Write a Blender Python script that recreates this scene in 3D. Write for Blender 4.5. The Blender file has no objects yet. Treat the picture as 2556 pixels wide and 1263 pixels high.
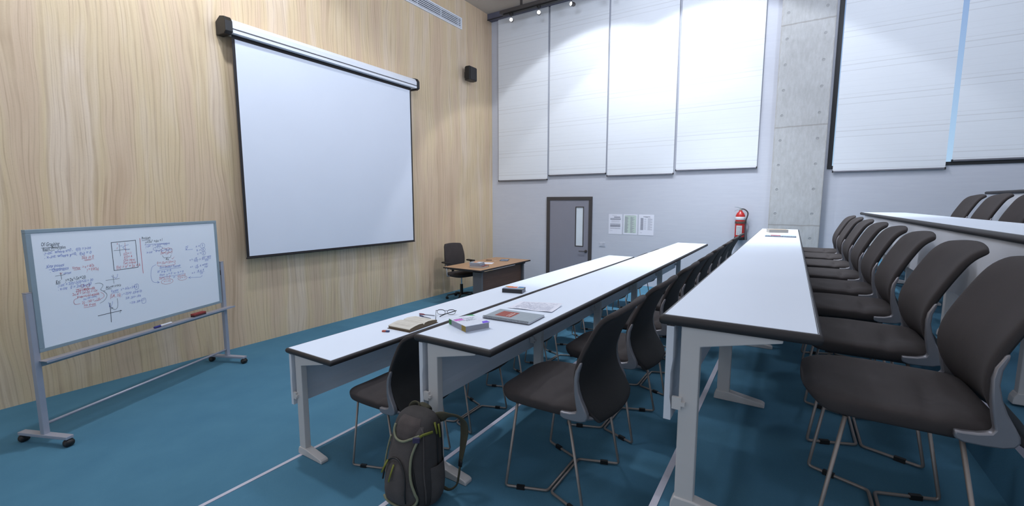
import bpy, bmesh, math, random, json
from mathutils import Vector, Matrix
random.seed(7)
S = bpy.context.scene
COL = S.collection
PI = math.pi
def R(d): return math.radians(d)

# ------------------------------------------------------------------ helpers
def lin(h):
    h = h.lstrip('#'); o = []
    for i in (0, 2, 4):
        c = int(h[i:i+2], 16) / 255
        o.append(c / 12.92 if c <= .04045 else ((c + .055) / 1.055) ** 2.4)
    return (*o, 1)

def mat(name, col, rough=.6, metal=0, spec=.5, bump=None, noise=None, emit=None, coat=0):
    """bump=(scale,strength)  noise=(scale,amount)"""
    m = bpy.data.materials.new(name); m.use_nodes = True
    nt = m.node_tree; b = nt.nodes['Principled BSDF']
    c = lin(col) if isinstance(col, str) else col
    b.inputs['Base Color'].default_value = c
    b.inputs['Roughness'].default_value = rough
    b.inputs['Metallic'].default_value = metal
    b.inputs['Specular IOR Level'].default_value = spec
    b.inputs['Coat Weight'].default_value = coat
    if emit:
        b.inputs['Emission Color'].default_value = lin(emit[0]); b.inputs['Emission Strength'].default_value = emit[1]
    tc = nt.nodes.new('ShaderNodeTexCoord')
    if noise:
        n = nt.nodes.new('ShaderNodeTexNoise'); n.inputs['Scale'].default_value = noise[0]; n.inputs['Detail'].default_value = 4
        nt.links.new(tc.outputs['Object'], n.inputs['Vector'])
        mp = nt.nodes.new('ShaderNodeMapRange')
        mp.inputs[1].default_value = .25; mp.inputs[2].default_value = .75
        mp.inputs[3].default_value = 1 - noise[1]; mp.inputs[4].default_value = 1 + noise[1]
        nt.links.new(n.outputs['Fac'], mp.inputs[0])
        mx = nt.nodes.new('ShaderNodeVectorMath'); mx.operation = 'SCALE'
        mx.inputs[0].default_value = c[:3]
        nt.links.new(mp.outputs[0], mx.inputs['Scale']); nt.links.new(mx.outputs[0], b.inputs['Base Color'])
    if bump:
        n = nt.nodes.new('ShaderNodeTexNoise'); n.inputs['Scale'].default_value = bump[0]; n.inputs['Detail'].default_value = 6
        nt.links.new(tc.outputs['Object'], n.inputs['Vector'])
        bp = nt.nodes.new('ShaderNodeBump'); bp.inputs['Strength'].default_value = bump[1]; bp.inputs['Distance'].default_value = .01
        nt.links.new(n.outputs['Fac'], bp.inputs['Height']); nt.links.new(bp.outputs[0], b.inputs['Normal'])
    return m

class NT:
    """small node-graph builder"""
    def __init__(s, m):
        s.m = m; s.nt = m.node_tree; s.b = s.nt.nodes['Principled BSDF']
        s.tc = s.nt.nodes.new('ShaderNodeTexCoord')
    def node(s, t, **k):
        n = s.nt.nodes.new(t)
        for a, v in k.items(): setattr(n, a, v)
        return n
    def link(s, a, b): s.nt.links.new(a, b)
    def put(s, sock, v):
        if hasattr(v, 'links') or isinstance(v, bpy.types.NodeSocket): s.link(v, sock)
        else: sock.default_value = v
    def math(s, op, a, b=None, c=None, clamp=False):
        n = s.node('ShaderNodeMath', operation=op); n.use_clamp = clamp
        for i, v in enumerate((a, b, c)):
            if v is not None: s.put(n.inputs[i], v)
        return n.outputs[0]
    def xyz(s, src=None):
        n = s.node('ShaderNodeSeparateXYZ'); s.link(src or s.tc.outputs['Object'], n.inputs[0]); return n.outputs
    def comb(s, x, y, z):
        n = s.node('ShaderNodeCombineXYZ')
        for i, v in enumerate((x, y, z)): s.put(n.inputs[i], v)
        return n.outputs[0]
    def noise(s, vec, scale, detail=3, rough=.5):
        n = s.node('ShaderNodeTexNoise'); s.link(vec, n.inputs['Vector'])
        n.inputs['Scale'].default_value = scale; n.inputs['Detail'].default_value = detail; n.inputs['Roughness'].default_value = rough
        return n.outputs['Fac']
    def ramp(s, fac, stops):
        n = s.node('ShaderNodeValToRGB'); s.link(fac, n.inputs[0]); e = n.color_ramp.elements
        while len(e) < len(stops): e.new(.5)
        for el, (p, c) in zip(e, stops): el.position = p; el.color = lin(c)
        return n.outputs[0]
    def rng(s, v, a, b, c, d):
        n = s.node('ShaderNodeMapRange'); s.put(n.inputs[0], v)
        for i, x in enumerate((a, b, c, d)): n.inputs[i+1].default_value = x
        return n.outputs[0]
    def mix(s, f, a, b, t='MIX'):
        n = s.node('ShaderNodeMix', data_type='RGBA', blend_type=t); s.put(n.inputs[0], f)
        s.put(n.inputs[6], lin(a) if isinstance(a, str) else a); s.put(n.inputs[7], lin(b) if isinstance(b, str) else b)
        return n.outputs[2]
    def bump(s, h, strength, dist=.01):
        n = s.node('ShaderNodeBump'); s.link(h, n.inputs['Height']); n.inputs['Strength'].default_value = strength; n.inputs['Distance'].default_value = dist
        s.link(n.outputs[0], s.b.inputs['Normal'])

class MB:
    def __init__(s): s.v = []; s.f = []; s.mi = []; s.cur = 0
    def add(s, vs, fs):
        o = len(s.v); s.v += [tuple(v) for v in vs]
        for f in fs: s.f.append([i + o for i in f]); s.mi.append(s.cur)
        return s
    def box(s, x0, x1, y0, y1, z0, z1):
        vs = [(x, y, z) for x in (x0, x1) for y in (y0, y1) for z in (z0, z1)]
        return s.add(vs, [(0, 1, 3, 2), (4, 6, 7, 5), (0, 4, 5, 1), (2, 3, 7, 6), (0, 2, 6, 4), (1, 5, 7, 3)])
    def obox(s, M, sx, sy, sz):
        vs = [M @ Vector((x * sx / 2, y * sy / 2, z * sz / 2)) for x in (-1, 1) for y in (-1, 1) for z in (-1, 1)]
        return s.add(vs, [(0, 1, 3, 2), (4, 6, 7, 5), (0, 4, 5, 1), (2, 3, 7, 6), (0, 2, 6, 4), (1, 5, 7, 3)])
    def quad(s, *p): return s.add(p, [tuple(range(len(p)))])
    def prism(s, prof, fn):
        """prof: list of 2d pts; fn(p, side) -> xyz for side 0/1"""
        n = len(prof); vs = [fn(p, 0) for p in prof] + [fn(p, 1) for p in prof]
        fs = [tuple(range(n))[::-1], tuple(range(n, 2 * n))] + [(i, (i + 1) % n, n + (i + 1) % n, n + i) for i in range(n)]
        return s.add(vs, fs)
    def tube(s, path, r, n=8, closed=False, flat=None, up=None):
        """r: radius or list; flat: (w,h) multiplier pair"""
        P = [Vector(p) for p in path]; m = len(P)
        T = []
        for i in range(m):
            a = P[(i - 1) % m] if (closed or i > 0) else P[0]; b = P[(i + 1) % m] if (closed or i < m - 1) else P[-1]
            t = (b - a); T.append(t.normalized() if t.length > 1e-9 else Vector((0, 0, 1)))
        u = Vector(up) if up else (Vector((0, 0, 1)) if abs(T[0].z) < .9 else Vector((1, 0, 0)))
        vs = []
        for i in range(m):
            t = T[i]
            if up: u = Vector(up)
            u = (u - t * u.dot(t)).normalized(); w = t.cross(u)
            rr = r[i] if isinstance(r, (list, tuple)) else r
            fw, fh = flat if flat else (1, 1)
            for k in range(n):
                a = 2 * PI * (k + .5) / n
                vs.append(P[i] + w * math.cos(a) * rr * fw + u * math.sin(a) * rr * fh)
        fs = []
        for i in range(m if closed else m - 1):
            j = (i + 1) % m
            for k in range(n): fs.append((i*n+k, i*n+(k+1) % n, j*n+(k+1) % n, j*n+k))
        if not closed: fs += [tuple(range(n))[::-1], tuple(range((m-1)*n, m*n))]
        return s.add(vs, fs)
    def lathe(s, prof, M=None, n=20):
        """prof [(r,z)]"""
        M = M or Matrix(); vs = []; fs = []; m = len(prof)
        for r, z in prof:
            for k in range(n):
                a = 2 * PI * k / n; vs.append(M @ Vector((r * math.cos(a), r * math.sin(a), z)))
        for i in range(m - 1):
            for k in range(n): fs.append((i*n+k, i*n+(k+1) % n, (i+1)*n+(k+1) % n, (i+1)*n+k))
        fs += [tuple(range(n))[::-1], tuple(range((m-1)*n, m*n))]
        return s.add(vs, fs)
    def loft(s, rings, cap=True, closed=False):
        n = len(rings[0]); m = len(rings); vs = [p for r in rings for p in r]; fs = []
        for i in range(m if closed else m - 1):
            j = (i + 1) % m
            for k in range(n): fs.append((i*n+k, i*n+(k+1) % n, j*n+(k+1) % n, j*n+k))
        if cap and not closed: fs += [tuple(range(n))[::-1], tuple(range((m-1)*n, m*n))]
        return s.add(vs, fs)
    def mesh(s, name, mats, smooth=False, auto=None):
        me = bpy.data.meshes.new(name); me.from_pydata(s.v, [], s.f)
        if not isinstance(mats, (list, tuple)): mats = [mats]
        for m in mats: me.materials.append(m)
        for p, i in zip(me.polygons, s.mi): p.material_index = i
        bm = bmesh.new(); bm.from_mesh(me); bmesh.ops.recalc_face_normals(bm, faces=bm.faces)
        if auto is not None:
            for e in bm.edges:
                if len(e.link_faces) == 2 and e.calc_face_angle(0) > auto: e.smooth = False
            smooth = True
        bm.to_mesh(me); bm.free()
        if smooth:
            for p in me.polygons: p.use_smooth = True
        return me
    def obj(s, name, mats, parent=None, smooth=False, auto=None, bevel=None, sub=0, loc=None):
        o = bpy.data.objects.new(name, s.mesh(name, mats, smooth, auto)); COL.objects.link(o)
        if parent: o.parent = parent
        if loc: o.location = loc
        if bevel:
            b = o.modifiers.new('bevel', 'BEVEL'); b.width = bevel; b.segments = 2; b.limit_method = 'ANGLE'; b.angle_limit = R(40)
        if sub:
            b = o.modifiers.new('sub', 'SUBSURF'); b.levels = sub; b.render_levels = sub
        return o

def thing(name, label, cat, loc=(0, 0, 0), rz=0, group=None):
    o = bpy.data.objects.new(name, None); COL.objects.link(o); o.empty_display_size = .05
    o.location = loc; o.rotation_euler = (0, 0, rz); tag(o, label, cat, group); return o
def tag(o, label, cat, group=None):
    o['label'] = label; o['category'] = cat
    if group: o['group'] = group
    return o
def struct(o): o['kind'] = 'structure'; return o
def dup(o, label=None, loc=None, rz=None):
    def cp(x, par):
        c = x.copy(); COL.objects.link(c); c.parent = par
        if par is not None: c.matrix_parent_inverse = x.matrix_parent_inverse
        for k in kids.get(x.name, []): cp(k, c)
        return c
    kids = {}
    for x in list(bpy.data.objects):
        if x.parent: kids.setdefault(x.parent.name, []).append(x)
    r = cp(o, None)
    if label: r['label'] = label
    if loc: r.location = loc
    if rz is not None: r.rotation_euler = (0, 0, rz)
    return r
def fillet(path, r=.02, n=3):
    P = [Vector(p) for p in path]; out = [P[0]]
    for a, b, c in zip(P, P[1:], P[2:]):
        d1 = (a - b); d2 = (c - b); k = min(r, d1.length * .45, d2.length * .45)
        p, q = b + d1.normalized() * k, b + d2.normalized() * k
        for i in range(n + 1):
            t = i / n; out.append(p * (1-t)**2 + b * 2*t*(1-t) + q * t*t)
    out.append(P[-1]); return out
def cr(path, n=6):
    """catmull-rom"""
    P = [Vector(p) for p in path]; P = [2*P[0]-P[1]] + P + [2*P[-1]-P[-2]]; out = []
    for i in range(1, len(P) - 2):
        a, b, c, d = P[i-1:i+3]
        for k in range(n):
            t = k / n
            out.append(.5*((2*b) + (c-a)*t + (2*a-5*b+4*c-d)*t*t + (3*b-a-3*c+d)*t**3))
    out.append(P[-2]); return out

# ------------------------------------------------------------------ key dimensions (metres)
XW, YW, ZC = 8.97, 6.277, 6.33
XL, YB = -3.2, -7.5
NY = [2.735, 1.548, .384, -.76, -1.95, -3.15]      # nosing lines of the tiers
FZ = [.26, .555, .832, 1.09, 1.365, 1.64]           # floor height of the tiers
TY = [2.809, 1.602, .367, -.817, -2.019]            # front edge of each table top
TZ = [1.0005, 1.295, 1.572, 1.838, 2.107]           # top of each table

# ------------------------------------------------------------------ materials
def wood_wall_mat():
    m = mat('pale_ash_panelling', '#d9bf98', .55); g = NT(m)
    x, y, z = g.xyz()[:3]
    warp = g.noise(g.comb(g.math('MULTIPLY', x, 1.0), 0.0, g.math('MULTIPLY', z, .30)), 1.3, 2, .45)
    warp2 = g.noise(g.comb(g.math('MULTIPLY', x, 3.0), 3.0, g.math('MULTIPLY', z, .7)), 1.0, 2)
    u = g.math('ADD', x, g.math('ADD', g.math('MULTIPLY', warp, .34), g.math('MULTIPLY', warp2, .10)))
    irr = g.noise(g.comb(g.math('MULTIPLY', u, 9.0), 2.0, g.math('MULTIPLY', z, .15)), 1.0, 2)
    u2 = g.math('ADD', u, g.math('MULTIPLY', irr, .16))
    lines = g.math('POWER', g.math('MULTIPLY_ADD', g.math('SINE', g.math('MULTIPLY', u2, 2*PI/.052)), .5, .5), 8.0)
    brk = g.noise(g.comb(g.math('MULTIPLY', u, 6.0), 7.0, g.math('MULTIPLY', z, .9)), 2.0, 3)
    fine = g.noise(g.comb(g.math('MULTIPLY', u, 90.0), 1.0, g.math('MULTIPLY', z, 1.6)), 1.0, 3, .6)
    broad = g.noise(g.comb(g.math('MULTIPLY', u, 2.4), 5.0, g.math('MULTIPLY', z, .25)), 1.0, 3)
    base = g.ramp(broad, [(.28, '#cdb091'), (.42, '#dcc1a3'), (.52, '#dfc7a1'), (.62, '#e6d0b7'), (.75, '#d8be9a')])
    c1 = g.mix(g.math('MULTIPLY', g.rng(fine, .45, .75, 0, 1), .34), base, '#b79570')
    c2 = g.mix(g.math('MULTIPLY', g.math('MULTIPLY', lines, g.rng(brk, .35, .6, .25, 1)), .45), c1, '#a98a6c')
    speck = g.noise(g.comb(g.math('MULTIPLY', x, 60.0), 1.0, g.math('MULTIPLY', z, 60.0)), 1.0, 2)
    c3 = g.mix(g.math('MULTIPLY', g.rng(speck, .55, .8, 0, 1), .10), c2, '#8d6a48')
    g.link(c3, g.b.inputs['Base Color']); return m
def wall_paint():
    m = mat('painted_plaster', '#c3c5d0', .85); g = NT(m)
    x, y, z = g.xyz()[:3]
    n = g.noise(g.comb(x, g.math('MULTIPLY', y, 1.2), g.math('MULTIPLY', z, 14.0)), 2.0, 5, .65)
    c = g.ramp(n, [(.3, '#c6c8d1'), (.7, '#cbcdd5')]); g.link(c, g.b.inputs['Base Color']); g.bump(n, .03); return m
def carpet_mat():
    m = mat('teal_carpet', '#55859c', .95, spec=.2); g = NT(m)
    n = g.noise(g.tc.outputs['Object'], 260, 2); n2 = g.noise(g.tc.outputs['Object'], 3.0, 4)
    c = g.ramp(n2, [(.3, '#4d7b93'), (.7, '#54839a')])
    c = g.mix(g.math('MULTIPLY', g.rng(n, .3, .7, 0, 1), .25), c, '#44748c'); g.link(c, g.b.inputs['Base Color']); g.bump(n, .25, .004); return m
def concrete_mat():
    m = mat('cast_concrete', '#b4b4b4', .8); g = NT(m)
    x, y, z = g.xyz()[:3]
    n1 = g.noise(g.tc.outputs['Object'], 2.2, 6, .6); n2 = g.noise(g.comb(x, g.math('MULTIPLY', y, 3.0), g.math('MULTIPLY', z, .9)), 9, 6, .7)
    base = g.mix(.5, g.ramp(n1, [(.3, '#a9a9a8'), (.7, '#c0c1c1')]), g.ramp(n2, [(.3, '#a6a5a3'), (.52, '#b8b8b8'), (.75, '#cacbcc')]))
    # pour joints every 1.645 m and tie holes between them
    zz = g.math('MODULO', g.math('SUBTRACT', z, -1.735 ), 1.645)
    wob = g.math('MULTIPLY', g.math('SUBTRACT', g.noise(g.tc.outputs['Object'], 6, 3), .5), .03)
    zj = g.math('ADD', zz, wob)
    joint = g.math('LESS_THAN', g.math('ABSOLUTE', g.math('SUBTRACT', zj, .03)), .011)
    hz = g.math('SUBTRACT', g.math('MODULO', g.math('ADD', zz, -.015), .4112), .2056)
    hy = g.math('SUBTRACT', g.math('ABSOLUTE', g.math('ADD', y, .02)), .262)
    rr = g.math('SQRT', g.math('ADD', g.math('MULTIPLY', hz, hz), g.math('MULTIPLY', hy, hy)))
    hole = g.rng(rr, .018, .026, 1, 0)
    c = g.mix(g.math('MULTIPLY', joint, .55), base, '#8d8781')
    c = g.mix(g.math('MULTIPLY', hole, .45), c, '#7f7f80')
    edge = g.rng(g.math('ADD', g.math('SUBTRACT', .375, g.math('ABSOLUTE', g.math('ADD', y, .034))), g.math('MULTIPLY', g.math('SUBTRACT', n2, .5), .06)), .0, .03, .5, 0)
    c = g.mix(edge, c, '#a39c92')
    g.link(c, g.b.inputs['Base Color'])
    h = g.math('SUBTRACT', n2, g.math('ADD', g.math('MULTIPLY', hole, 2.0), joint)); g.bump(h, .35, .01); return m
def blind_mat():
    m = mat('white_roller_fabric', '#e9ebf0', .7); g = NT(m)
    x, y, z = g.xyz()[:3]
    zz = g.math('MODULO', z, .51); out = None
    for c, w, a in ((.05, .006, 1.0), (.14, .008, 1.0), (.20, .005, .7), (.31, .003, .35), (.40, .003, .35)):
        l = g.math('MULTIPLY', g.rng(g.math('ABSOLUTE', g.math('SUBTRACT', zz, c)), w*.5, w, 1, 0), a)
        out = l if out is None else g.math('MAXIMUM', out, l)
    n = g.noise(g.comb(x, g.math('MULTIPLY', y, 1.5), g.math('MULTIPLY', z, 60.0)), 2.0, 2)
    c = g.mix(g.math('MULTIPLY', out, .28), g.ramp(n, [(.3, '#e6e9ed'), (.7, '#e9ecf0')]), '#a5a19d')
    g.link(c, g.b.inputs['Base Color']); return m
def desk_wood(name, a, b, rough=.5):
    m = mat(name, a, rough); g = NT(m); x, y, z = g.xyz()[:3]
    n = g.noise(g.comb(g.math('MULTIPLY', x, 1.2), g.math('MULTIPLY', y, 22.0), g.math('MULTIPLY', z, 22.0)), 1.5, 4, .6)
    g.link(g.ramp(n, [(.3, a), (.7, b)]), g.b.inputs['Base Color']); return m
M = {}
M['wood'] = wood_wall_mat(); M['paint'] = wall_paint(); M['carpet'] = carpet_mat(); M['concrete'] = concrete_mat(); M['blind'] = blind_mat()
M['ceil'] = mat('ceiling_paint', '#c0b5a8', .9, noise=(3, .04))
M['strip'] = mat('white_nosing', '#c9c6d2', .5, noise=(20, .03))
M['lam'] = mat('white_laminate', '#e6eefa', .42, spec=.7, noise=(2, .01))
M['edge'] = mat('black_edging', '#2c2828', .55, bump=(300, .1))
M['wmetal'] = mat('white_coated_steel', '#cfcac7', .45, noise=(8, .02))
M['panel'] = mat('pale_grey_panel', '#dcdee4', .5, noise=(6, .02))
M['fab'] = mat('charcoal_upholstery', '#3e3837', .85, spec=.35, bump=(500, .15), noise=(9, .10))
M['mesh'] = mat('black_back_shell', '#1c1b1b', .7, bump=(700, .2))
M['alu'] = mat('cast_aluminium', '#8e8c90', .4, metal=.6, noise=(15, .05))
M['rod'] = mat('satin_steel_rod', '#9d928b', .4, metal=.5, noise=(30, .05))
M['blk'] = mat('black_plastic', '#1d1b1b', .5, noise=(30, .05))
M['scr'] = mat('projection_fabric', '#e4e8f2', .8, noise=(2, .01))
M['scrb'] = mat('screen_black_border', '#241f20', .7, noise=(10, .04))
M['case'] = mat('white_screen_case', '#e6e8ee', .4, noise=(3, .01))
M['bframe'] = mat('grey_board_frame', '#93a2aa', .45, metal=.15, noise=(9, .03))
M['bpost'] = mat('satin_aluminium_post', '#aaabb6', .4, metal=.25, noise=(9, .03))
M['board'] = mat('whiteboard_enamel', '#eff3f9', .3, noise=(1.5, .01))
M['tray'] = mat('tray_plastic', '#9d9698', .5, noise=(9, .03))
M['ik'] = mat('black_marker_ink', '#5e6168', .6, noise=(200, .1)); M['ib'] = mat('blue_marker_ink', '#7f8ccb', .6, noise=(200, .1)); M['ir'] = mat('red_marker_ink', '#d58087', .6, noise=(200, .1))
M['dkmetal'] = mat('dark_bronze_metal', '#4c4746', .5, metal=.2, noise=(9, .04))
M['blackf'] = mat('black_window_frame', '#1c1d20', .5, noise=(9, .04))
M['door'] = mat('grey_door', '#8e8d97', .6, noise=(5, .02))
M['glow'] = mat('milky_door_glass', '#e6edf2', .3, noise=(4, .02))
M['glass'] = mat('window_glass', '#ffffff', .02)
_b = M['glass'].node_tree.nodes['Principled BSDF']; _b.inputs['Transmission Weight'].default_value = 1; _b.inputs['IOR'].default_value = 1.05
M['paper'] = mat('white_paper', '#e9e9f2', .8, noise=(6, .015)); M['print'] = mat('grey_print', '#9a9ba6', .8, noise=(60, .12)); M['green_tint'] = mat('pale_green_print', '#c8d6cb', .8, noise=(12, .06))
M['red'] = mat('fire_red_enamel', '#b5201c', .35, noise=(9, .04), coat=.2); M['white'] = mat('white_plastic', '#dcdcdf', .5, noise=(9, .02))
M['desktop'] = desk_wood('oak_desktop', '#b08a68', '#bd9775'); M['deskpanel'] = desk_wood('walnut_panel', '#553c2e', '#64483a')
M['bp'] = mat('grey_brown_backpack_canvas', '#504a48', .9, bump=(300, .3), noise=(14, .14)); M['bp2'] = mat('dark_backpack_canvas', '#3d3938', .9, bump=(300, .3), noise=(14, .1))
M['trim'] = mat('sage_piping', '#7f8068', .8, noise=(30, .08)); M['lime'] = mat('lime_webbing', '#74762c', .8, noise=(60, .08)); M['purple'] = mat('purple_lining', '#3b3552', .8, noise=(30, .08)); M['olive'] = mat('olive_webbing', '#4c4838', .9, bump=(400, .2), noise=(30, .08))
M['barm'] = mat('brushed_bar_metal', '#75757c', .4, metal=.5, noise=(30, .05))
def cmat(n, c, r=.6): return mat(n, c, r, noise=(40, .04))
# ------------------------------------------------------------------ room shell
mb = MB(); ys = [YW] + NY + [YB]; zs = [0] + FZ
prof = [(YW, 0)]
for y, z0, z1 in zip(NY, zs, zs[1:]): prof += [(y, z0), (y, z1)]
prof += [(YB, FZ[-1]), (YB, -.3), (YW, -.3)]
mb.prism(prof, lambda p, s: ((XL, XW)[s], p[0], p[1])); struct(mb.obj('floor', M['carpet']))
for i, (y, z) in enumerate(zip(NY, FZ)):
    b = MB(); b.prism([(y - .022, z), (y - .022, z + .003), (y + .004, z + .003), (y + .004, z - .028), (y, z - .028), (y, z)], lambda p, s: ((XL, XW)[s], p[0], p[1]))
    struct(b.obj('trim_%d' % (i + 1), M['strip']))
struct(MB().box(XL, XW + .3, YW, YW + .2, -.3, ZC + .2).obj('wall_front', M['wood']))
struct(MB().box(XL, XW, YB, YW, ZC, ZC + .2).obj('ceiling', M['ceil']))
WY0, WY1, WZ0, WZ1 = -3.35, -.445, 2.515, 6.15       # window opening in the side wall
b = MB(); b.box(XW, XW + .3, WY1, YW, -.3, ZC + .2); b.box(XW, XW + .3, YB, WY0, -.3, ZC + .2)
b.box(XW, XW + .3, WY0, WY1, -.3, WZ0); b.box(XW, XW + .3, WY0, WY1, WZ1, ZC + .2)
struct(b.obj('wall_right', M['paint']))
# window: black frame with mullion and panes
w = struct(thing('window_1', 'tall window with a black frame behind the two right-hand blinds', 'window')); del w['label']; del w['category']
b = MB(); fx0, fx1 = XW - .02, XW + .08
b.box(fx0, fx1, WY1 - .062, WY1, WZ0, WZ1); b.box(fx0, fx1, WY0, WY0 + .062, WZ0, WZ1); b.box(fx0, fx1, WY0 + .062, WY1 - .062, WZ0, WZ0 + .05); b.box(fx0, fx1, WY0 + .062, WY1 - .062, WZ1 - .06, WZ1)
b.obj('window_frame', M['blackf'], w, bevel=.003)
MB().box(XW + .03, XW + .036, WY0 + .062, WY1 - .062, WZ0 + .05, WZ1 - .06).obj('window_pane', M['glass'], w)
# concrete column
b = MB(); b.box(8.86, XW, -.405, .338, 0, ZC); o = b.obj('concrete_column', M['concrete'], bevel=.006)
tag(o, 'board-marked grey concrete column with round tie holes against the side wall', 'column')
# pelmet box that runs under the ceiling above the blinds
b = MB(); b.box(8.80, XW, .60, YW, 6.20, ZC); struct(b.obj('trim_7', mat('slate_pelmet', '#5f6070', .6, noise=(5, .03))))
b = MB(); b.box(8.79, 8.81, .60, YW, 6.188, 6.20); struct(b.obj('trim_8', M['blk']))
# ------------------------------------------------------------------ blinds
BL = [(6.06, 4.735, 2.475, 'leftmost white roller blind, beside the timber wall', 8.935), (4.69, 3.352, 2.56, 'white roller blind hanging above the grey door', 8.935), (3.318, 1.985, 2.51, 'white roller blind hanging above the three notices', 8.935), (1.938, .572, 2.57, 'white roller blind nearest the left side of the concrete column', 8.935), (-.52, -1.861, 2.456, 'long white roller blind just right of the concrete column', 8.935), (-1.925, -3.28, 2.562, 'white roller blind at the right edge, stopping at the black sill', 8.935)]
for y1, y0, z0, lab, x in BL:
    top = 6.2
    t = thing('roller_blind', lab, 'blind', (x, (y0 + y1) / 2, z0), 0, 'white roller blinds on the side wall')
    hw = (y1 - y0) / 2; x0 = x
    b = MB(); pts = 7
    vs = []; fs = []
    for s in (0, 1):
        for k in range(pts):
            a = -1 + 2 * k / (pts - 1)
            for zz in (0.02, top - z0): vs.append(((-.002 if s else .0), a * hw, zz))
    b.box(-.0025, 0, -hw, hw, .015, top - z0); f = b.obj('fabric', M['blind'], t)
    b = MB(); b.prism([(-.012, 0), (.008, 0), (.012, .014), (.006, .028), (-.008, .028), (-.014, .014)], lambda p, s: (p[0], (-hw, hw)[s], p[1])); b.obj('bottom_bar', M['barm'], t, bevel=.002)
    for sy in (-1, 1): MB().box(-.016, .012, sy * hw - .008, sy * hw + .008, -.003, .031).obj('end_cap', M['blk'], t)
# ------------------------------------------------------------------ track lighting
t = thing('track_light', 'black ceiling track with small white spot lamps above the blinds', 'light', (8.45, 5.64, 6.14))
b = MB(); b.box(-.09, .09, -2.9, 0, -.09, -.03); b.obj('track', M['dkmetal'], t, bevel=.004)
b = MB(); b.box(-.035, .035, -2.88, -.06, -.112, -.088); b.obj('power_rail', M['blk'], t)
for yy in (-.5, -1.4, -2.4): MB().box(-.02, .02, yy - .02, yy + .02, -.03, .19).obj('ceiling_hanger', M['dkmetal'], t)
for yy, ang, pit in ((-.25, 200, 12), (-.93, 205, 8), (-1.68, 160, 5), (-2.45, 190, 15)):
    MB().lathe([(.02, 0), (.045, -.005), (.045, -.03), (.0, -.035)], Matrix.Translation((0, yy, -.11)), 14).obj('lamp_base', M['blk'], t, auto=R(40))
    MB().tube([(0, yy, -.14), (0, yy, -.215)], .006, 6).obj('lamp_stem', M['dkmetal'], t)
    Mx = Matrix.Translation((0, yy, -.235)) @ Matrix.Rotation(R(ang), 4, 'Z') @ Matrix.Rotation(R(90 + pit), 4, 'Y')
    h = MB().lathe([(.0, -.085), (.03, -.08), (.042, -.05), (.044, .03), (.040, .032), (.036, .02)], Mx, 18).obj('lamp_head', M['dkmetal'], t, auto=R(40))
    MB().lathe([(.0, .020), (.036, .0201), (.036, .024), (.0, .0241)], Mx, 18).obj('lamp_lens', mat('lit_lens', '#ffffff', .5, emit=('#f4f8ff', 3)), h)
# ------------------------------------------------------------------ air vent
t = thing('air_vent', 'long white slotted air vent high on the timber wall', 'vent', (6.9, YW, 5.795))
W_, H_ = .92, .118
b = MB(); b.box(-W_, W_, -.03, 0, H_ - .03, H_); b.box(-W_, W_, -.03, 0, -H_, -H_ + .03); b.box(-W_, -W_ + .04, -.03, 0, -H_ + .03, H_ - .03); b.box(W_ - .04, W_, -.03, 0, -H_ + .03, H_ - .03)
b.obj('frame', M['case'], t, bevel=.003)
MB().box(-W_ + .04, W_ - .04, -.006, -.001, -H_ + .03, H_ - .03).obj('backing', M['blk'], t)
for k in range(5):
    z = -.079 + k * .0355
    MB().box(-W_ + .04, W_ - .04, -.026, -.004, z, z + .016).obj('louvre', M['case'], t, bevel=.002)
for x in (-.42, .25, .80): MB().box(x - .004, x + .004, -.030, -.006, -H_ + .03, H_ - .03).obj('divider', M['case'], t)
# ------------------------------------------------------------------ loudspeaker
t = thing('wall_speaker', 'small black loudspeaker high on the timber wall near the corner', 'speaker', (7.95, YW, 4.62))
MB().box(-.03, .03, -.07, 0, .08, .2).obj('wall_bracket', M['blk'], t)
b = MB(); b.prism([(-.10, -.06), (.10, -.06), (.14, -.12), (.13, -.22), (-.13, -.22), (-.14, -.12)], lambda p, s: (p[0], p[1], (0, .29)[s])); b.obj('cabinet', M['blk'], t, bevel=.015)
b = MB(); b.box(-.115, .115, -.232, -.222, .02, .27); b.obj('grille', mat('speaker_grille', '#2b2a2c', .6, bump=(900, .4), noise=(200, .2)), t, bevel=.008)
# ------------------------------------------------------------------ projection screen
t = thing('projection_screen', 'large wall-mounted pull-down projection screen with a white case and black border', 'projection screen', (0, 0, 0))
y0 = 6.12
YE = YW - .004
P_ = [(YE, 4.24), (6.16, 4.27), (6.08, 4.25), (6.045, 4.20), (6.045, 4.14), (6.055, 4.135), (6.055, 4.128), (6.045, 4.122), (6.045, 4.085), (6.20, 4.085), (YE, 4.10)]
b = MB(); b.prism(P_, lambda p, s: ((2.99, 6.20)[s], p[0], p[1])); c = b.obj('case', M['case'], t)
MB().box(2.99, 6.20, 6.042, 6.0449, 4.124, 4.133).obj('case_seam', M['dkmetal'], c)
for x0, x1 in ((2.90, 2.99), (6.20, 6.26)):
    b = MB(); b.prism([(YE, 4.235), (6.16, 4.285), (6.07, 4.265), (6.03, 4.21), (6.03, 4.085), (6.08, 4.06), (YE, 4.07)], lambda p, s: ((x0, x1)[s], p[0], p[1])); b.obj('end_cap', M['blk'], t, bevel=.008)
MB().box(3.010, 6.118, y0 + .001, y0 + .003, 1.228, 4.09).obj('border', M['scrb'], t)
MB().box(3.044, 6.084, y0 - .0015, y0, 1.253, 4.035).obj('fabric', M['scr'], t)
b = MB(); b.tube([(3.006, y0 + .004, 1.228), (6.108 + .012, y0 + .004, 1.228)], .011, 10); b.obj('weight_bar', M['scrb'], t, auto=R(50))
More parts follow.
